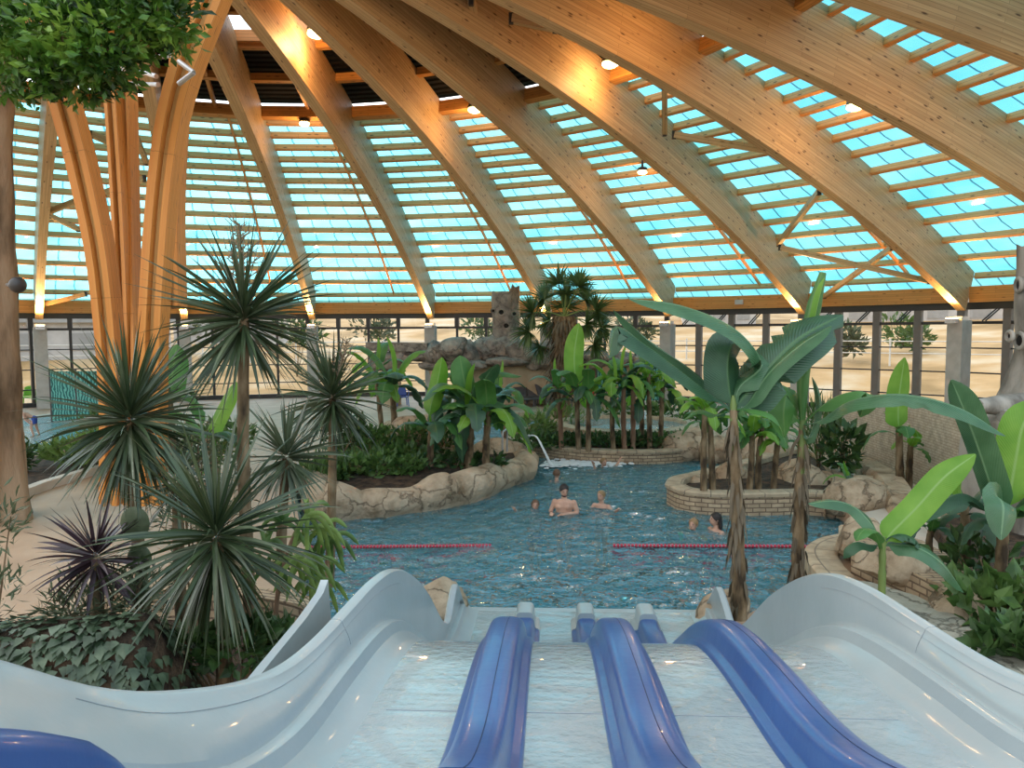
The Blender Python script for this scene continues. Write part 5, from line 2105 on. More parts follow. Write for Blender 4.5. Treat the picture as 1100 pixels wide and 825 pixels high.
cB = D(862, 455, yb)
banana('tall foreground banana with a tightly rolled upright new leaf', Vector((D(857, 640, yb).x, yb, .2)), cB, nleaves=0, r=.07, seed=51, spear=False, stem='stem_brown', rolled=[cB, D(862, 425, yb), D(864, 390, yb), D(872, 340, yb), D(884, 293, yb)], extra=[
    ([cB, D(864, 430, yb - .03), D(868, 390, yb - .05), D(877, 335, yb - .09), D(886, 298, yb - .09)], .10, 'ban_bright', dict(fold=1.0, petiole=.3, up=(1, -1, .1), n=20, tip=.25)),
    ([cB, D(878, 440, yb - .1), D(903, 424, yb - .2), D(930, 422, yb - .3), D(924, 448, yb - .3)], .30, 'ban_mid', dict(fold=.5, petiole=.25, n=20, up=(0, -.3, 1))),
    ([cB, D(880, 452, yb - .2), D(915, 430, yb - .5), D(970, 424, yb - .8), D(1030, 438, yb - 1.0), D(1080, 468, yb - 1.1)], .34, 'ban_blue', dict(fold=.45, petiole=.18, n=28, up=(0, -.4, 1), tip=.4, tear=.08)),
    ([cB, D(852, 445, yb), D(846, 425, yb), D(842, 440, yb - .1), D(843, 470, yb - .1)], .34, 'ban_mid', dict(fold=.6, petiole=.1, up=(0, -1, .5), n=20)),
    ([cB, D(868, 470, yb - .1), D(876, 440, yb), D(872, 405, yb + .1)], .2, 'ban_blue', dict(fold=.6, petiole=.2, up=(1, -.6, 0))),
    ([cB, D(856, 470, yb), D(850, 480, yb), D(846, 500, yb)], .08, 'dead', dict(fold=.6, petiole=.2))])
# ---- right bank
y5 = yd(527, .35)
bp('banana with an upright lime green leaf on the right bank before the netted wall', 968, 526, y5, 966, 465, nleaves=4, L=.9, wd=.28, r=.07, seed=60, spear=False, mats=('ban_bright', 'ban_mid'), extra=[
    ([D(966, 465, y5), D(965, 450, y5), D(966, 425, y5), D(972, 384, y5)], .50, 'ban_bright', dict(fold=.2, petiole=.15, up=(.2, -1, .1)))])
bp('small banana with broken stem right of the lime leaf', 976, 526, y5 + .2, 978, 480, nleaves=4, L=.6, wd=.2, r=.06, seed=61, mats=('ban_bright', 'ban_mid'))
bp('small young banana at the end of the right planter', 912, 538, y5 - .5, 914, 520, nleaves=6, L=.6, wd=.16, r=.03, seed=62, stem='stem_green')
y6 = 7.6
c = D(948, 585, y6)
banana('small banana with one long lime leaf beside the right slide wall', Vector((D(947, 640, y6).x, y6, .45)), c, nleaves=2, L=.7, wd=.22, r=.035, seed=63, spear=False, stem='stem_green', mats=('ban_mid', 'ban_dark'), extra=[
    ([c, D(958, 572, y6), D(985, 545, y6), D(1015, 512, y6), D(1048, 488, y6)], .30, 'ban_bright', dict(fold=.3, petiole=.12, up=(-.4, -1, .6), n=22)),
    ([c, D(960, 585, y6), D(985, 588, y6 - .1), D(1012, 605, y6 - .2), D(1035, 636, y6 - .2)], .24, 'ban_blue', dict(fold=.4, petiole=.15, n=20, up=(0, -.5, 1))),
    ([c, D(938, 565, y6), D(918, 545, y6 + .1), D(895, 538, y6 + .1), D(868, 541, y6 + .1)], .2, 'ban_blue', dict(fold=.5, petiole=.15, n=20, up=(0, -.4, 1))),
    ([c, D(935, 585, y6), D(920, 582, y6), D(908, 590, y6), D(906, 600, y6)], .22, 'ban_dark', dict(fold=.5, petiole=.15, n=16))])
y7 = 8.2
c = D(1078, 560, y7)
banana('large banana at the right edge with bright green leaves', Vector((D(1075, 640, y7).x, y7, .45)), c, nleaves=3, L=.8, wd=.3, r=.06, seed=64, spear=False, mats=('ban_mid', 'ban_bright', 'ban_dark'), extra=[
    ([c, D(1070, 540, y7), D(1050, 480, y7), D(1035, 440, y7), D(1022, 408, y7)], .34, 'ban_blue', dict(fold=.5, petiole=.15, up=(-1, -.6, .2), n=22)),
    ([c, D(1085, 530, y7), D(1092, 490, y7), D(1100, 455, y7), D(1120, 430, y7)], .42, 'ban_bright', dict(fold=.3, petiole=.15, up=(-.3, -1, .2), n=20)),
    ([c, D(1072, 535, y7 - .3), D(1078, 545, y7 - .5), D(1075, 580, y7 - .6)], .34, 'ban_blue', dict(fold=.3, petiole=.1, n=18, up=(0, -1, .3))),
    ([c, D(1060, 545, y7), D(1035, 530, y7), D(1010, 540, y7 - .1), D(985, 562, y7 - .2)], .26, 'ban_dark', dict(fold=.5, petiole=.15, n=20)),
    ([c, D(1090, 545, y7), D(1110, 530, y7 - .1), D(1135, 540, y7 - .2)], .34, 'ban_dark', dict(fold=.4, petiole=.15, n=18))])
y8 = 9.0
c = D(1036, 545, y8)
banana('dark leaved banana behind the long lime leaf on the right', Vector((D(1038, 640, y8).x, y8, .45)), c, nleaves=6, L=.8, wd=.28, r=.055, seed=65, mats=('ban_dark', 'ban_mid', 'ban_dark'))
bp('low banana with narrow leaves behind the cut stone wall', 1000, 600, 9.2, 1000, 570, nleaves=7, L=.55, wd=.14, r=.04, seed=66, mats=('ban_mid', 'ban_dark'))
y9 = 7.0
shrub('low big leaved plants in the right corner bed', [(rp(1070, 640, 7.6, .62), (.45, .4, .2)), (rp(1110, 620, 7.4, .7), (.4, .4, .28)), (rp(1046, 640, 7.9, .58), (.3, .3, .16))], .24, 'bush_mid', 70, base=rp(1070, 670, 7.6, .43), per=90, aspect=.6)
shrub('dark leafy ground cover at the right edge of the frame', [(rp(1092, 665, 6.7, .60), (.4, .35, .18)), (rp(1130, 665, 6.6, .6), (.4, .35, .2)), (rp(1050, 600, 8.8, .7), (.5, .4, .3))], .2, 'bush_dark', 71, base=rp(1085, 685, 6.8, .43), per=140, aspect=.6)
shrub('tall grassy clump on the right planter bank', [(D(880, 470, 16.5), (.35, .3, .75))], .5, 'bush_mid', 72, base=rp(880, 505, 16.5, .4), per=220, aspect=.08, up=1.4)
shrub('dark purple leaved bush on the right bank by the path', [(D(906, 478, 16), (.42, .35, .65))], .28, 'bush_dark', 73, base=rp(906, 510, 16, .4), per=150, aspect=.6)
# ---- shrubs of the islands and planter
shrub('leafy green bush filling the left of the rock island', [(D(405, 500, 17), (.9, .7, .38)), (D(432, 497, 17.3), (.8, .7, .38)), (D(380, 505, 16.8), (.7, .6, .36)), (D(396, 478, 18), (.7, .6, .5))], .2, 'bush_mid', 80, base=rp(405, 515, 17, .42), per=420, aspect=.6)
shrub('dark spreading bush at the left end of the rock island', [(D(356, 512, 16), (.55, .5, .45)), (D(372, 470, 18), (.6, .5, .6))], .2, 'bush_dark', 81, base=rp(360, 525, 16, .42), per=330, aspect=.5)
shrub('tuft of grassy leaves at the front left of the rock island', [(D(338, 520, 15.2), (.4, .4, .5))], .4, 'bush_mid', 82, base=rp(340, 535, 15.2, .4), per=160, aspect=.12, up=1.2)
for i, (u, w) in enumerate([(572, .8), (596, .9), (620, .9), (646, .9), (672, 1.0), (698, 1.0), (724, .9)]):
    yy = 20.6 + .25 * (i % 2)
    shrub(['low hedge clump at the left tip of the long brick planter', 'low hedge clump second from the left tip of the long planter', 'low hedge clump below the lime banana leaf', 'low hedge clump left of the reddish stems',
           'low hedge clump at the foot of the reddish stems', 'low hedge clump in front of the spa pool', 'low hedge clump beside the right boulder of the long planter'][i],
          [(D(u, 474, yy), (w, .6, .24))], .15, 'bush_dark' if i % 3 else 'bush_mid', 90 + i, base=rp(u, 484, yy, .33), per=300, aspect=.6, group='hedge clumps in the long planter')
shrub('feathery green bush in front of the fan palm', [(D(600, 452, 24), (1.0, .7, .5)), (D(575, 458, 23), (.7, .6, .35))], .3, 'bush_light', 101, base=rp(600, 466, 24, .33), per=260, aspect=.2)
shrub('green border bush behind the spa pool', [(D(720, 445, 26), (1.6, .7, .4)), (D(680, 444, 26), (1.2, .7, .35))], .25, 'bush_mid', 102, base=rp(710, 455, 26, .3), per=300, aspect=.5)
# ---- left back bed
shrub('fresh green fern bush in the bed before the paddling pool', [(D(75, 486, 18), (.7, .6, .22)), (D(104, 482, 17.6), (.6, .6, .34))], .32, 'bush_light', 103, base=rp(75, 497, 18, .3), per=330, aspect=.25)
shrub('green bush beside the column in the far left bed', [(D(112, 462, 19), (.6, .5, .6))], .28, 'bush_mid', 104, base=rp(112, 490, 19, .3), per=260, aspect=.3)
shrub('dark bush beside the tree trunk at left', [(D(24, 490, 17), (.22, .3, .35))], .2, 'bush_dark', 105, base=rp(28, 500, 17, .3), per=200, aspect=.4)
shrub('low bush on the deck edge behind the cordylines', [(D(215, 480, 16), (.7, .5, .45)), (D(245, 470, 17), (.6, .5, .5))], .26, 'bush_mid', 106, base=rp(225, 505, 16.4, .25), per=260, aspect=.35)
bp('banana with a light green leaf behind the tallest cordyline', 232, 520, 12.5, 225, 478, nleaves=4, L=1.0, wd=.3, r=.06, seed=68, spear=False, mats=('ban_mid', 'ban_dark'), extra=[
    ([D(225, 478, 12.5), D(228, 460, 12.5), D(240, 435, 12.5), D(254, 410, 12.5)], .36, 'ban_bright', dict(fold=.4, petiole=.1, up=(-.5, -1, .4)))])
bp('banana with one upright leaf right of the central column', 186, 500, 13.5, 182, 430, nleaves=4, L=1.0, wd=.35, r=.07, seed=69, spear=False, mats=('ban_dark', 'ban_mid'), extra=[
    ([D(182, 430, 13.5), D(183, 415, 13.5), D(186, 395, 13.5), D(190, 370, 13.5)], .5, 'ban_mid', dict(fold=.3, petiole=.1, up=(0, -1, .2)))])

# ---- fan palm
yp = 28.0
bs = D(604, 446, yp); bs.z = .2
t = thing('fan_palm', 'shaggy fan palm with a thick hairy trunk behind the long planter', 'plant', bs)
tp = D(606, 340, yp)
mb = MB()
pts = crom([bs, D(603, 415, yp), D(605, 375, yp), tp], 24)
rs = random.Random(9)
mb.tube(pts, [.30 + .02 * (i % 2) if i < 6 else .42 + .05 * (i % 2) for i in range(25)], 14)
mb.build('trunk', M['stem_brown'], t)
mb = MB()
for i in range(420):
    q = rs.random() ** .8
    p = bs.lerp(tp, .22 + .78 * q)
    az = rs.uniform(0, 6.28)
    d = Vector((math.cos(az), math.sin(az), -.6 - rs.random()))
    blade(mb, p + Vector((math.cos(az), math.sin(az), 0)) * .38, d, rs.uniform(.4, .8), .07, .8, 4)
mb.build('dead_skirt', M['dead'], t)
FANS = [(608, 316, 0, 1.0), (628, 322, .3, .95), (585, 322, -.3, .95), (640, 334, .8, .9), (572, 336, -.8, .9), (645, 352, 1.2, .85), (568, 356, -1.2, .9), (600, 305, -.1, .95), (622, 308, .2, .9), (590, 345, -.6, .9),
        (630, 348, .7, .85), (608, 330, .1, .9), (580, 372, -1.6, .8), (638, 370, 1.6, .8)]
for i, (u, v, a, s) in enumerate(FANS):
    c = D(u, v, yp + rs.uniform(-.9, .7))
    mb = MB()
    axis = (c - tp)
    axis.normalize()
    side = axis.cross(Vector((0, 1, 0))).normalized()
    for k in range(29):
        an = (k - 14) / 14 * 2.0
        d = (axis * math.cos(an) + side * math.sin(an) + Vector((0, rs.uniform(-.25, .1), 0))).normalized()
        blade(mb, c, d, 0.98 * s * (1 - .10 * abs(an)), .13, .45, 5, roll=rs.uniform(-.5, .5))
    lf = mb.build('fan_leaf', M['palm'], t)
    mb = MB()
    mb.tube([tp, tp.lerp(c, .5) + Vector((0, 0, .1)), c], [.03, .025, .02], 5)
    mb.build('leaf_stalk', M['stem_green'], lf)
shrub('low green growth along the front left rim of the rock island', [(rp(375, 530, 15.6, .62), (.6, .35, .22)), (rp(410, 525, 15.7, .62), (.6, .35, .22)), (rp(435, 520, 15.9, .6), (.45, .35, .2))], .2, 'bush_mid', 112, base=rp(400, 530, 15.7, .45), per=170, aspect=.55)
# ---- more planting
shrub('dark ground cover at the feet of the island bananas', [(rp(490, 500, yd(500, .45), .55), (.7, .4, .16)), (rp(520, 498, yd(500, .45) - .1, .55), (.5, .35, .16)), (rp(455, 505, yd(503, .45), .55), (.5, .35, .16))], .2, 'bush_dark', 110, base=rp(490, 505, yd(503, .45), .42), per=130, aspect=.5)
shrub('leafy growth behind the bananas on the rock island', [(rp(480, 490, 18.6, .75), (.6, .4, .35)), (rp(445, 490, 18.4, .8), (.6, .4, .4))], .28, 'bush_mid', 111, base=rp(470, 495, 18.5, .42), per=160, aspect=.4)
OUT = [(228, 345, 50, 1.4, 'pale green tree outside the glass right of the central column'), (318, 352, 46, 1.1, 'round shrub outside the glass left of the rock ledge'), (395, 350, 52, 1.2, 'green tree outside the glass above the left of the rock ledge'),
       (512, 352, 54, 1.0, 'small dark tree outside the glass left of the rock tower'), (680, 352, 55, 1.0, 'shrub outside the glass right of the fan palm'), (968, 356, 45, 1.1, 'thin olive tree on the bank beyond the right windows'), (905, 362, 44, .8, 'bright green spiky plant on the bank beyond the rolled leaf')]
for i, (u, v, y_, s_, lab) in enumerate(OUT):
    c = D(u, v, y_)
    rr_ = math.hypot(c.x - CX, c.y - CY)
    gz = lerp_tab(rr, rr_)
    shrub(lab, [(c, (s_ * 1.2, s_, s_)), (c + Vector((s_ * .8, 0, -.4)), (s_ * .8, s_ * .8, s_ * .7))], .5, 'bush_mid' if i % 2 else 'bush_grey', 120 + i, base=Vector((c.x, c.y, gz)), name='tree' if i not in (1, 4) else 'shrub', per=170, aspect=.4)
# outdoor fence posts and low wall seen through the glass
M['pale_fence'] = plain('pale_fence_post', (.7, .68, .64, 1), .6)
t = thing('fence', 'thin pale post and rail fence on the bank outside the glass wall', 'fence', C3 + polar(40, 1.4, 1.5))
pts = []
for i in range(30):
    a = .35 + i * .072
    p = C3 + polar(40, a, 0)
    p.z = lerp_tab(rr, 40.0) - .1
    pts.append(p)
for p in pts:
    mb = MB()
    mb.tube([p, p + Vector((0, 0, 1.5))], .05, 6)
    mb.build('post', M['pale_fence'], t)
for h in (.7, 1.35):
    mb = MB()
    mb.tube([p + Vector((0, 0, h)) for p in pts], .03, 5)
    mb.build('rail', M['pale_fence'], t)
# ------------------------------------------------------------------ big artificial trees
M['bark'] = noise_mat('brown_sculpted_bark', (.10, .065, .035, 1), (.30, .20, .12, 1), 2.5, .85, .7, 9, c3=(.38, .27, .17, 1), stretch=(1, 1, .25))
M['greybark'] = noise_mat('grey_sculpted_bark', (.13, .12, .10, 1), (.30, .28, .24, 1), 2.2, .85, .8, 8, c3=(.40, .37, .32, 1), stretch=(1, 1, .4))
yt = 13.0
bt = D(-14, 545, yt); bt.z = .2
t = thing('leafy_tree', 'big tree with brown sculpted trunk at left edge and leafy crown above', 'tree', bt)
mb = MB()
tp = D(-20, 60, yt - .6)
cl = crom([bt + Vector((0, 0, -.1)), D(-13, 420, yt), D(-17, 300, yt), D(-22, 180, yt - .2), tp], 30)
def trunkfn(a, b):
    i = b * 30
    k = min(int(i), 29)
    p = cl[k].lerp(cl[k + 1], i - k)
    an = 2 * PI * a
    r = .50 - .06 * b + .22 * math.exp(-b * 14) + .06 * math.cos(an * 6 + 2 * noise.noise(Vector((0, 0, b * 4)))) + .05 * noise.noise(Vector((math.cos(an) * 2, math.sin(an) * 2, b * 9)))
    return p + Vector((r * math.cos(an), r * math.sin(an), 0))
mb.grid(trunkfn, 40, 44)
mb.build('trunk', M['bark'], t, weld=True, angle=70)
fy = 8.2
for (a, b, c, r) in [((-20, 60, yt - .6), (0, 30, 11), (60, 40, fy), .16), ((-20, 60, yt - .6), (10, 60, 10.5), (120, 60, fy + .3), .12), ((0, 30, 11), (80, 5, 9.5), (170, 10, fy), .1), ((60, 40, fy), (110, 55, fy), (150, 20, fy), .05)]:
    mb = MB()
    mb.tube(crom([D(*a), D(*b), D(*c)], 12), [r * (1 - .05 * i) for i in range(13)], 10)
    mb.build('branch', M['bark'], t)
rs = random.Random(41)
mb = MB()
for (u, v, d, rx, rz, n) in [(40, 45, 8.2, .75, .50, 1000), (90, 40, 8.0, .65, .55, 900), (130, 28, 8.1, .55, .42, 700), (168, 14, 8.2, .42, .38, 520), (15, 75, 8.3, .55, .36, 600), (75, 82, 8.1, .45, .28, 480), (185, 34, 8.2, .16, .14, 110), (110, 70, 8.0, .28, .28, 260), (60, 0, 8.4, .9, .5, 700), (150, -15, 8.4, .7, .4, 500), (-25, 30, 8.6, .6, .7, 500)]:
    leaf_cloud(mb, D(u, v, d), (rx, .55, rz), n, .125, rs, shell=.5, up=-.1, aspect=.5)
mb.build('foliage', M['ficus'], t, smooth=False)

ys = 11.6
bs = D(1142, 470, ys); bs.z = .2
t = thing('hollow_tree', 'grey hollow tree stump with round eye holes at the right edge', 'tree', bs)
mb = MB()
tops = D(1142, 262, ys).z
def stumpfn(a, b):
    an = 2 * PI * a
    z = .2 + (tops - .2) * b
    h = max(0, z - 2.0)
    r = .66 + .55 * math.exp(-h * 2.6) + .05 * math.cos(an * 7) + .07 * noise.noise(Vector((math.cos(an) * 2, math.sin(an) * 2, z * 1.1)))
    if z < 2.0:
        r += .12 * math.sin(an * 5 + 1)
    if b > .96:
        z += .2 * noise.noise(Vector((math.cos(an) * 3, math.sin(an) * 3, 2)))
    return Vector((bs.x + r * math.cos(an), bs.y + r * math.sin(an), z))
mb.grid(stumpfn, 44, 30)
mb.grid(lambda a, b: Vector((bs.x + .6 * b * math.cos(2 * PI * a), bs.y + .6 * b * math.sin(2 * PI * a), tops - .3)), 20, 2)
mb.build('stump_trunk', M['greybark'], t, weld=True, angle=70)
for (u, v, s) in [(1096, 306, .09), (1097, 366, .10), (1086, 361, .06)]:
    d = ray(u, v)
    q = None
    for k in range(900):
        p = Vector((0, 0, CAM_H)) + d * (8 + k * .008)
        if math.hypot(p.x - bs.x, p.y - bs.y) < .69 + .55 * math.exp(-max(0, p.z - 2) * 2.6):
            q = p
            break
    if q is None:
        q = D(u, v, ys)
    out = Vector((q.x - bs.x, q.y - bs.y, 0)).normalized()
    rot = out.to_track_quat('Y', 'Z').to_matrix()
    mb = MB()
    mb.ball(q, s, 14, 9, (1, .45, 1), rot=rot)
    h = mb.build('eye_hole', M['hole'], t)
    mb = MB()
    mb.tube([q + rot @ Vector((s * 1.15 * math.cos(2 * PI * i / 16), .02, s * 1.15 * math.sin(2 * PI * i / 16))) for i in range(17)], .035, 7)
    mb.build('knot_rim', M['greybark'], h)
for i, (u, v) in enumerate([(1050, 436), (1078, 448), (1120, 470)]):
    mb = MB()
    a = Vector((bs.x - .5, bs.y - .3, 2.25))
    e = D(u, v, ys - .9)
    mb.tube(crom([a, a.lerp(e, .5) + Vector((0, 0, .04)), e], 8), [.26 - .02 * k for k in range(9)], 10)
    mb.build('root', M['greybark'], t)

sp = D(19, 306, 12.0)
t = thing('loudspeaker', 'small round dark loudspeaker fixed to the brown tree trunk at left', 'loudspeaker', sp)
mb = MB()
mb.ball(sp, .13, 14, 10)
mb.build('housing', M['dark_steel'], t)
mb = MB()
mb.tube([sp, D(8, 306, 12.6)], .03, 8)
mb.build('bracket', M['steel'], t)

# ------------------------------------------------------------------ lane ropes
M['red_float'] = plain('red_float_plastic', (.50, .03, .06, 1), .35)
M['blue_float'] = plain('blue_float_plastic', (.12, .3, .5, 1), .35)
for (a, b, lab) in [((322, 588), (528, 586), 'red float lane rope on the left, running towards the rock island shore'), ((658, 586), (886, 587), 'red float lane rope on the right, passing behind the foreground banana trunks')]:
    p, q = W(*a, .03), W(*b, .03)
    t = thing('lane_rope', lab, 'lane rope', p, 'red float lane ropes')
    mb = MB()
    mb.tube([p, q], .008, 6)
    mb.build('rope', M['steel'], t)
    n = 58
    d = (q - p).normalized()
    proto = None
    rot = d.to_track_quat('Z', 'Y').to_matrix().to_4x4()
    for i in range(n):
        c = p.lerp(q, (i + .5) / n)
        blue = i in (40, 41)
        if i == 0:
            m_ = MB()
            m_.lathe((0, 0, 0), [(.010, -.022), (.026, -.019), (.032, 0), (.026, .019), (.010, .022)], 10)
            proto = m_.build('float_disc', M['red_float'], t)
            proto.matrix_local = Matrix.Translation(c - p) @ rot
            mesh_fix = proto.data
            for vtx in mesh_fix.vertices:
                vtx.co = vtx.co + p
        else:
            o = proto.copy()
            COL.objects.link(o)
            o.parent = t
            o.matrix_local = Matrix.Translation(c - p) @ rot

# ------------------------------------------------------------------ people
M['skin'] = noise_mat('skin', (.50, .28, .19, 1), (.60, .36, .25, 1), 6, .5)
M['hair_dark'] = plain('dark_hair', (.018, .011, .008, 1), .6)
M['hair_brown'] = plain('brown_hair', (.14, .07, .035, 1), .6)
M['hair_blond'] = plain('blond_hair', (.28, .17, .075, 1), .6)
M['eye'] = plain('dark_eyes', (.02, .015, .012, 1), .3)
M['lip'] = plain('lips', (.35, .12, .10, 1), .5)
M['blue_cloth'] = plain('blue_swim_cloth', (.03, .07, .30, 1), .8)
M['red_cloth'] = plain('red_cloth', (.55, .04, .05, 1), .8)
M['black_cloth'] = plain('black_swim_cloth', (.02, .02, .025, 1), .8)
M['green_arm'] = plain('lime_armband_plastic', (.30, .75, .12, 1), .35)
M['teal_cloth'] = plain('teal_cloth', (.05, .35, .38, 1), .8)
M['white_cloth'] = plain('white_cloth', (.7, .7, .68, 1), .8)


def person(label, at, H, yaw, arms, hair='hair_dark', hairlen=.0, legs='stand', wear=(), head_turn=0.0, head_down=0.0, sex=1.0, beard=False, torso_lean=0.0, group=None):
    """at: the floor point under the hips; yaw 0 faces the camera (-y); arms: ((elbow, hand), (elbow, hand)) for left, right in body axes (x right of the viewer, y back, z up), heights in body heights"""
    t = thing('person', label, 'person', at, group)
    R = Matrix.Rotation(yaw, 3, 'Z')
    Rl = Matrix.Rotation(torso_lean, 3, 'X')
    hip = Vector((0, 0, .52))
    def up(p):
        p = Vector(p) - hip
        return Rl @ p + hip
    def X(p, upper=True):
        p = Vector(p)
        if upper:
            p = up(p)
        return Vector(at) + R @ (p * H)
    body = MB()
    def seg(pts, rad, upper=True, n=10):
        P = crom([X(p, upper) for p in pts], 4 * (len(pts) - 1))
        rr = [lerp_tab([(j / (len(rad) - 1), r) for j, r in enumerate(rad)], i / (len(P) - 1)) * H for i in range(len(P))]
        body.tube(P, rr, n)
    def bl(p, r, sc=(1, 1, 1), upper=True, rot=None):
        body.ball(X(p, upper), r * H, 12, 9, sc, rot=(R if rot is None else rot))
    w = .105 * sex
    # torso: stacked ellipses
    lev = [(.50, .082, .060), (.56, .078, .058), (.62, .070, .052), (.69, .084, .060), (.75, .098, .066), (.80, .096, .058), (.825, .06, .045)]
    P, F = [], []
    n = 18
    for z, rx, ry in lev:
        for k in range(n):
            a = 2 * PI * k / n
            P.append(X((rx * sex * math.cos(a), ry * math.sin(a) + .0, z)))
    for i in range(len(lev) - 1):
        for k in range(n):
            F.append((i * n + k, i * n + (k + 1) % n, (i + 1) * n + (k + 1) % n, (i + 1) * n + k))
    F += [tuple(range(n - 1, -1, -1)), tuple((len(lev) - 1) * n + k for k in range(n))]
    body.add(P, F)
    bl((-.045, -.045, .745), .034, (1.1, .7, .9))
    bl((.045, -.045, .745), .034, (1.1, .7, .9))
    seg([(0, .005, .80), (0, .0, .87)], [.034, .031])
    # head
    Rh = Matrix.Rotation(head_turn, 3, 'Z') @ Matrix.Rotation(head_down, 3, 'X')
    hc = Vector((0, -.005, .932))
    def hd(p):
        return hc + Rh @ (Vector(p))
    Rr = R @ Rl @ Rh
    bl(hd((0, 0, .006)), .060, (.80, 1.0, 1.05), rot=Rr)
    bl(hd((0, -.016, -.028)), .042, (.88, 1.0, 1.0), rot=Rr)
    bl(hd((0, -.061, -.006)), .010, (.8, 1.1, 1.5), rot=Rr)
    for s in (-1, 1):
        bl(hd((s * .049, .004, -.002)), .014, (.5, .8, 1.2), rot=Rr)
    # arms and hands
    for s, (el, ha) in zip((-1, 1), arms):
        sh = Vector((s * (w - .008), .004, .79))
        el, ha = Vector(el), Vector(ha)
        bl(sh, .036)
        seg([sh, el], [.033, .026])
        seg([el, ha], [.026, .017])
        d = (ha - el).normalized()
        sd = d.cross(Vector((0, 0, 1)))
        sd = sd.normalized() if sd.length > .1 else Vector((1, 0, 0))
        nn = sd.cross(d)
        seg([ha, ha + d * .045], [.017, .021], n=8)
        for k, L in enumerate((.038, .044, .042, .033)):
            b = ha + d * .05 + sd * (k - 1.5) * .0115
            seg([b, b + d * L * .5 - nn * .003, b + d * L - nn * .012], [.0056, .0052, .0042], n=6)
        b = ha + d * .014 + sd * (-.018)
        seg([b, b + d * .02 - sd * .014, b + d * .038 - sd * .016], [.007, .006, .005], n=6)
    # legs
    for s in (-1, 1):
        h_ = (s * .046, 0, .515)
        if legs == 'stand':
            kn, an, toe = (s * .05, -.008, .285), (s * .052, .012, .045), (s * .06, -.07, .018)
        elif legs == 'sit':
            kn, an, toe = (s * .06, -.235, .50), (s * .06, -.24, .27), (s * .065, -.31, .245)
        else:  # stride, bending
            kn, an, toe = (s * .07, -.03 - .05 * s, .285), (s * .08, .03 - .05 * s, .045), (s * .085, -.05 - .05 * s, .018)
        seg([h_, kn], [.056, .036], False)
        seg([kn, an], [.036, .021], False)
        bl(an, .023, upper=False)
        seg([an, toe], [.022, .014], False, 8)
        bl(toe, .016, (1.3, 1, .8), False)
    o = body.build('body', M['skin'], t, smooth=True, angle=180)
    md = o.modifiers.new('join', 'REMESH')
    md.mode = 'VOXEL'
    md.voxel_size = .0075 * max(1, H / 1.3)
    md.use_smooth_shade = True
    sm = o.modifiers.new('soften', 'SMOOTH')
    sm.factor = .5
    sm.iterations = 2
    # face
    for s in (-1, 1):
        mb = MB()
        mb.ball(X(hd((s * .021, -.0525, .012))), .0062 * H, 8, 6)
        mb.build('eye', M['eye'], o)
    mb = MB()
    mb.ball(X(hd((0, -.0575, -.040))), .010 * H, 8, 6, (1.5, .5, .4), rot=Rr)
    mb.build('mouth', M['lip'], o)
    # hair: a cap over the skull, open over the face
    mb = MB()
    def cap(a, b):
        th = b * 1.95
        ph = 2 * PI * a
        fr = max(0, -math.sin(ph))          # towards the face
        th = min(th, 1.95 - .95 * fr ** 1.5)
        x, y, z = math.sin(th) * math.cos(ph), math.sin(th) * math.sin(ph), math.cos(th)
        k = .0645 * (1 + .05 * noise.noise(Vector((x * 4, y * 4, z * 4))))
        return X(hd((x * k * .84, y * k * 1.02 + .003, z * k * 1.06 + .008)))
    mb.grid(cap, 24, 12)
    if hairlen:
        for k in range(5):
            a = PI * (.2 + .15 * k)
            p = Vector((math.cos(a) * .045, math.sin(a) * .05, -.01))
            mb.tube([X(hd(p)), X(hd(p + Vector((0, .01, -hairlen * .6)))), X(hd(p + Vector((0, .012, -hairlen))))], [.020 * H, .018 * H, .008 * H], 8)
    mb.build('hair', M[hair], o, weld=True)
    if beard:
        mb = MB()
        mb.ball(X(hd((0, -.027, -.050))), .036 * H, 12, 8, (.92, .84, .62), rot=Rr)
        mb.build('beard', M[hair], o)
    for item, m_ in wear:
        mb = MB()
        if item == 'shorts':
            for s in (-1, 1):
                kn = {'sit': (s * .06, -.235, .50)}.get(legs, (s * .055, -.01, .285))
                a, b = Vector((s * .046, 0, .53)), Vector((s * .046, 0, .515)).lerp(Vector(kn), .62)
                mb.tube([X(a, False), X(a.lerp(b, .5), False), X(b, False)], [.062 * H, .062 * H, .056 * H], 14, cap=False)
            mb.lathe((0, 0, 0), [(.001, 0), (.001, .001)], 4)
            P, F = [], []
            for z, rx, ry in [(.49, .098, .070), (.53, .090, .066), (.575, .083, .062)]:
                for k in range(18):
                    an_ = 2 * PI * k / 18
                    P.append(X((rx * sex * math.cos(an_), ry * math.sin(an_), z)))
            F = [(i * 18 + k, i * 18 + (k + 1) % 18, (i + 1) * 18 + (k + 1) % 18, (i + 1) * 18 + k) for i in range(2) for k in range(18)]
            mb.add(P, F)
            mb.v = [v if v.length > .02 else X((0, 0, .53), False) for v in mb.v]
            mb.build('swim_shorts', M[m_], t)
        elif item in ('suit', 'shirt'):
            P = []
            L2 = [(.49, .090, .068), (.56, .083, .063), (.62, .075, .057), (.69, .089, .065), (.745, .103, .078), (.775, .095, .07)]
            if item == 'shirt':
                L2 += [(.815, .085, .055)]
            for z, rx, ry in L2:
                for k in range(18):
                    an_ = 2 * PI * k / 18
                    P.append(X((rx * sex * math.cos(an_), ry * math.sin(an_), z)))
            F = [(i * 18 + k, i * 18 + (k + 1) % 18, (i + 1) * 18 + (k + 1) % 18, (i + 1) * 18 + k) for i in range(len(L2) - 1) for k in range(18)]
            mb.add(P, F)
            mb.build('swimsuit' if item == 'suit' else 'shirt', M[m_], t)
        elif item == 'armbands':
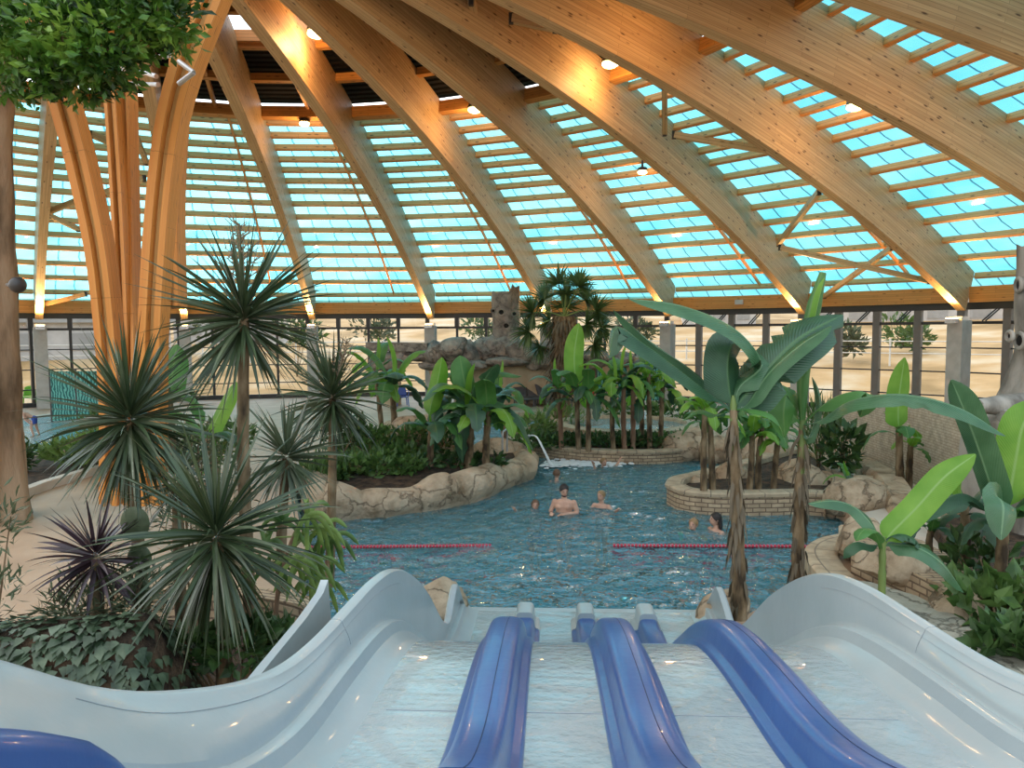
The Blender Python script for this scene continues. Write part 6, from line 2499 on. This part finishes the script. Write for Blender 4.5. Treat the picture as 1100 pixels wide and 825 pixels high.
            for s, (el, ha) in zip((-1, 1), arms):
                mb = MB()
                sh = Vector((s * (w - .008), .004, .79))
                el = Vector(el)
                mb.tube([X(sh.lerp(el, .35)), X(sh.lerp(el, .45)), X(sh.lerp(el, .75)), X(sh.lerp(el, .85))], [.03 * H, .052 * H, .052 * H, .03 * H], 12)
                mb.build('armband', M[m_], t)
        elif item == 'watch':
            el, ha = Vector(arms[0][0]), Vector(arms[0][1])
            d = (ha - el)
            mb.tube([X(el + d * .86), X(el + d * .93)], [.021 * H, .021 * H], 12)
            mb.build('wristband', M['black_cloth'], t)
    return t


FLOOR_Z = -1.3
def swimmer(label, u, vw, vt, **kw):
    w_ = W(u, vw, 0)
    top = D(u, vt, w_.y).z
    H = kw.pop('H', top - FLOOR_Z)
    return person(label, Vector((w_.x, w_.y, top - H)), H, **kw)


down = (((-.14, -.01, .63), (-.15, -.06, .49)), ((.14, -.01, .63), (.15, -.06, .49)))
swimmer('bare chested bearded man standing waist deep in the water, looking down', 606, 551, 520, H=1.70, yaw=-.3, hair='hair_dark', beard=True, sex=1.12, head_turn=.5, head_down=.35,
        arms=(((-.155, .0, .685), (-.115, -.14, .69)), ((.155, .0, .68), (.03, -.14, .685))), wear=(('shorts', 'black_cloth'), ('watch', '')))
swimmer('child with face just above the water left of the bearded man', 575, 545, 537, yaw=.2, hair='hair_brown', arms=(((-.2, -.05, .78), (-.30, -.10, .90)), ((.2, -.06, .76), (.27, -.12, .87))), wear=(('shorts', 'blue_cloth'),), head_turn=-.2)
swimmer('person with short hair in water to the shoulders, right of the bearded man', 646, 545, 527, H=1.5, yaw=-.5, hair='hair_blond', arms=(((-.16, -.05, .70), (-.2, -.2, .76)), ((.18, -.04, .72), (.28, -.14, .80))), wear=(('suit', 'black_cloth'),), head_turn=-.2)
swimmer('brown haired child seen from behind near the water jet', 598, 517, 504, yaw=2.7, hair='hair_brown', arms=down, wear=(('shorts', 'blue_cloth'),))
swimmer('blond child splashing in the foam by the long brick planter', 648, 502, 492, yaw=.6, hair='hair_blond', arms=(((-.2, -.05, .80), (-.28, -.08, .93)), ((.2, -.05, .8), (.28, -.08, .93))), wear=(('shorts', 'red_cloth'),))
swimmer('small fair child with lime armbands beside the right planter', 745, 569, 557, yaw=-.7, hair='hair_blond', arms=(((-.17, -.08, .77), (-.2, -.22, .83)), ((.17, -.08, .77), (.2, -.22, .83))), wear=(('armbands', 'green_arm'),))
swimmer('dark haired woman in the water facing the child with armbands', 769, 570, 551, yaw=-1.2, hair='hair_dark', hairlen=.11, arms=(((-.15, -.08, .68), (-.1, -.25, .74)), ((.15, -.08, .68), (.1, -.25, .74))), wear=(('suit', 'black_cloth'),), head_turn=-.3)

# people on the left shore
p = W(38, 468, .33)
person('child in blue shorts bending over the paddling pool', Vector((p.x, p.y, .28)), 1.15, yaw=-1.2, legs='stride', torso_lean=1.0, hair='hair_brown', arms=(((-.12, -.12, .68), (-.12, -.16, .5)), ((.12, -.12, .68), (.12, -.16, .5))), wear=(('shorts', 'blue_cloth'),))


# ------------------------------------------------------------------ garden chairs, loungers and screens on the far shores
def plastic(name, c):
    M[name] = plain(name, c, .45)
    return M[name]


plastic('lime_plastic', (.22, .55, .04, 1)); plastic('blue_plastic', (.04, .10, .38, 1)); plastic('grey_plastic', (.10, .10, .11, 1)); plastic('red_plastic', (.6, .03, .04, 1))


def chair(label, at, yaw, mat, group=None):
    t = thing('garden_chair', label, 'chair', at, group)
    R = Matrix.Rotation(yaw, 3, 'Z')
    X = lambda p: Vector(at) + R @ Vector(p)
    mb = MB()
    mb.grid(lambda a, b: X(((a - .5) * .5, (b - .5) * .48, .42 + .03 * (b - .3) ** 2 - .015 * math.sin(PI * a))), 6, 6)
    mb.build('seat', mat, t, thick=.02)
    mb = MB()
    mb.grid(lambda a, b: X(((a - .5) * (.5 - .1 * b * b), .24 + .16 * b + .04 * math.cos((a - .5) * 3), .44 + .46 * b - .06 * (2 * a - 1) ** 2 * b)), 8, 6)
    mb.build('backrest', mat, t, thick=.02)
    for sx in (-1, 1):
        for sy in (-1, 1):
            mb = MB()
            mb.tube([X((sx * .26, sy * .26, 0)), X((sx * .22, sy * .21, .43))], [.022, .028], 8)
            mb.build('leg', mat, t)
        mb = MB()
        mb.tube(crom([X((sx * .24, -.22, .43)), X((sx * .28, -.2, .64)), X((sx * .28, .1, .66)), X((sx * .24, .27, .66))], 10), .022, 8)
        mb.build('armrest', mat, t)
    return t


def lounger(label, at, yaw, mat, group=None):
    t = thing('sun_lounger', label, 'sun lounger', at, group)
    R = Matrix.Rotation(yaw, 3, 'Z')
    X = lambda p: Vector(at) + R @ Vector(p)
    mb = MB()
    mb.grid(lambda a, b: X(((a - .5) * .62, -.9 + 1.2 * b, .34)), 4, 8)
    mb.build('bed', mat, t, thick=.04)
    mb = MB()
    mb.grid(lambda a, b: X(((a - .5) * .62, .3 + .5 * b, .34 + .55 * b)), 4, 5)
    mb.build('backrest', mat, t, thick=.04)
    for sx in (-1, 1):
        mb = MB()
        mb.bar(X((sx * .31, -.95, .32)), X((sx * .31, .6, .32)), .05, .07)
        mb.build('side_rail', mat, t)
        for y in (-.8, .5):
            mb = MB()
            mb.tube([X((sx * .3, y, 0)), X((sx * .3, y, .32))], .03, 8)
            mb.build('leg', mat, t)
    return t


gp = lambda u, v: W(u, v, .22)
chair('lime green garden chair by the paddling pool', gp(31, 436), .4, M['lime_plastic'])
chair('blue garden chair right of the lime green one', gp(48, 433), -.3, M['blue_plastic'])
chair('dark blue garden chair left of the rock ledge, behind the banana leaves', gp(432, 436), .3, M['blue_plastic'])
lounger('grey sun lounger nearest the fan palm', gp(600, 436), .3, M['grey_plastic'], 'grey loungers by the fan palm')
lounger('grey sun lounger left of the one nearest the fan palm', gp(588, 435), .3, M['grey_plastic'], 'grey loungers by the fan palm')
lounger('grey sun lounger at the left of the row by the palm', gp(576, 434.5), .3, M['grey_plastic'], 'grey loungers by the fan palm')
lounger('grey lounger under the rock ledge behind the island bananas', gp(562, 435), .2, M['grey_plastic'], 'grey loungers by the fan palm')
p = gp(68, 434)
chair('dark chair under the person in red', p, .5, M['grey_plastic'])
person('person in a red shirt sitting on a chair by the teal screen', Vector((p.x, p.y, p.z + .45 - .46 * 1.35)), 1.35, yaw=.5, legs='sit', hair='hair_dark', arms=(((-.14, -.04, .64), (-.1, -.2, .56)), ((.14, -.04, .64), (.1, -.2, .56))), wear=(('shirt', 'red_cloth'), ('shorts', 'black_cloth')))
p = gp(81, 440)
person('person in a white shirt and teal shorts standing by the paddling pool', p, 1.3, yaw=-.8, hair='hair_blond', arms=down, wear=(('shirt', 'white_cloth'), ('shorts', 'teal_cloth')))
p = gp(478, 437)
chair('chair under the person in red near the island', p, 0.2, M['grey_plastic'])
person('person in red sitting on the far shore behind the island bananas', Vector((p.x, p.y, p.z + .45 - .46 * 1.5)), 1.5, yaw=.1, legs='sit', hair='hair_dark', arms=(((-.14, -.04, .64), (-.1, -.2, .56)), ((.14, -.04, .64), (.1, -.2, .56))), wear=(('shirt', 'red_cloth'), ('shorts', 'black_cloth')))
# red buoy post
p = gp(632, 436)
t = thing('lifebuoy_stand', 'small stand with two red rescue rings right of the fan palm', 'lifebuoy stand', p)
mb = MB()
mb.tube([p, p + Vector((0, 0, 1.35))], .03, 8)
mb.build('post', M['steel'], t)
for z in (.55, 1.05):
    mb = MB()
    c = p + Vector((0, -.09, z))
    mb.tube([c + Vector((.2 * math.cos(2 * PI * i / 18), 0, .2 * math.sin(2 * PI * i / 18))) for i in range(19)], .065, 8)
    mb.build('rescue_ring', M['red_plastic'], t)


def screen_mat():
    m, nt, b, out = new_mat('teal_leaf_print')
    tc = N(nt, 'ShaderNodeTexCoord')
    mp = N(nt, 'ShaderNodeMapping')
    mp.inputs['Scale'].default_value = (2.4, 2.4, 2.4)
    nt.links.new(tc.outputs['Object'], mp.inputs[0])
    wv = N(nt, 'ShaderNodeTexWave', Scale=1.2, Distortion=9.0, Detail=3.0)
    nt.links.new(mp.outputs[0], wv.inputs['Vector'])
    nt.links.new(ramp(nt, wv.outputs['Fac'], [(.2, (.01, .10, .09, 1)), (.55, (.03, .22, .19, 1)), (.85, (.16, .45, .36, 1))]), b.inputs['Base Color'])
    b.inputs['Roughness'].default_value = .7
    return m


M['screen'] = screen_mat()
for (a, b, y, zt, lab, n) in [((641, 0), (708, 0), 33.5, 2.0, 'teal leaf print screen standing behind the reddish banana stems', 3), ((55, 0), (110, 0), 27.0, 2.1, 'teal leaf print screen left of the central column behind the cordyline', 2)]:
    p, q = D(a[0], 430, y), D(b[0], 430, y)
    p.z = q.z = .22
    t = thing('printed_screen', lab, 'screen', p.lerp(q, .5))
    for i in range(n):
        c, e = p.lerp(q, i / n), p.lerp(q, (i + 1) / n)
        mb = MB()
        mb.box(c.lerp(e, .5) + Vector((0, 0, (zt - .22) / 2 + .1)), ((e - c).length - .06, .05, zt - .3))
        mb.build('panel', M['screen'], t, smooth=False)
    for i in range(n + 1):
        c = p.lerp(q, i / n)
        mb = MB()
        mb.bar(c, c + Vector((0, 0, zt - .1)), .06, .06)
        mb.build('post', M['dark_steel'], t, smooth=False)
# small plate on the eave beam
c = D(797, 326, 33.0)
t = thing('sign_plate', 'small white sign box fixed on the eave beam left of the rolled leaf', 'sign', c)
rr_ = math.hypot(c.x - CX, c.y - CY)
c = C3 + Vector((c.x - CX, c.y - CY, 0)) * ((R0 + .02) / rr_) + Vector((0, 0, 4.72))
t.location = c
mb = MB()
mb.box(c, (.34, .12, .2), Matrix.Rotation(math.atan2(c.y - CY, c.x - CX) + PI / 2, 3, 'Z'))
mb.build('box', M['white_wall'], t, smooth=False)
p, q = W(908, 574, .12), W(937, 564, .5)
nd = MB()
nd.tube(crom([p, p.lerp(q, .5) + Vector((0, 0, .05)), q], 12), .045, 10)
tag(nd.build('pool_noodle', M['green_arm'], loc=p), 'green foam pool noodle lying by the steps at the pool corner', 'pool noodle')
# water jet
M['jet'] = noise_mat('white_water_jet', (.75, .82, .85, 1), (.88, .92, .94, 1), 20, .25)
a, b, c = D(566, 468, 20.2), D(580, 482, 19.2), W(592, 500, .03)
t = thing('water_jet', 'thin white water jet arching from the rock island into the pool', 'water jet', Vector((a.x, a.y, a.z - .3)))
mb = MB()
pth = crom([a, a.lerp(c, .4) + Vector((0, 0, .28)), a.lerp(c, .75) + Vector((0, 0, .15)), c], 20)
mb.tube(pth, [.016 + .0012 * i + .004 * math.sin(i * 2.1) for i in range(21)], 8)
mb.build('water_stream', M['jet'], t)
mb = MB()
mb.tube([Vector((a.x, a.y, .2)), a + Vector((0, 0, -.1)), a + (pth[2] - a).normalized() * .12], [.05, .045, .04], 10)
mb.build('nozzle_pipe', M['steel'], t)
mb = MB()
rs = random.Random(4)
for i in range(420):
    q = rs.random()
    u, v = 590 + 75 * q + rs.gauss(0, 7), 498.5 - 2.5 * q + rs.gauss(0, 1.8)
    p = W(u, v, .015)
    mb.ball(p, rs.uniform(.02, .06), 6, 4, (1.5, 1.5, .5))
f = mb.build('foam', M['foam'], loc=W(625, 498, 0))
tag(f, 'white foam on the water where the jet lands', 'foam', kind='stuff')
# handrail posts on the island end
t = thing('handrail', 'short pale metal handrail post on the end of the rock island', 'handrail', W(540, 506, .3))
mb = MB()
p = W(540, 502, .35)
mb.tube(crom([p, p + Vector((0, 0, .75)), p + Vector((.06, .1, .85)), p + Vector((.1, .35, .8)), p + Vector((.1, .4, .3))], 16), .022, 8)
mb.build('rail', M['steel'], t)
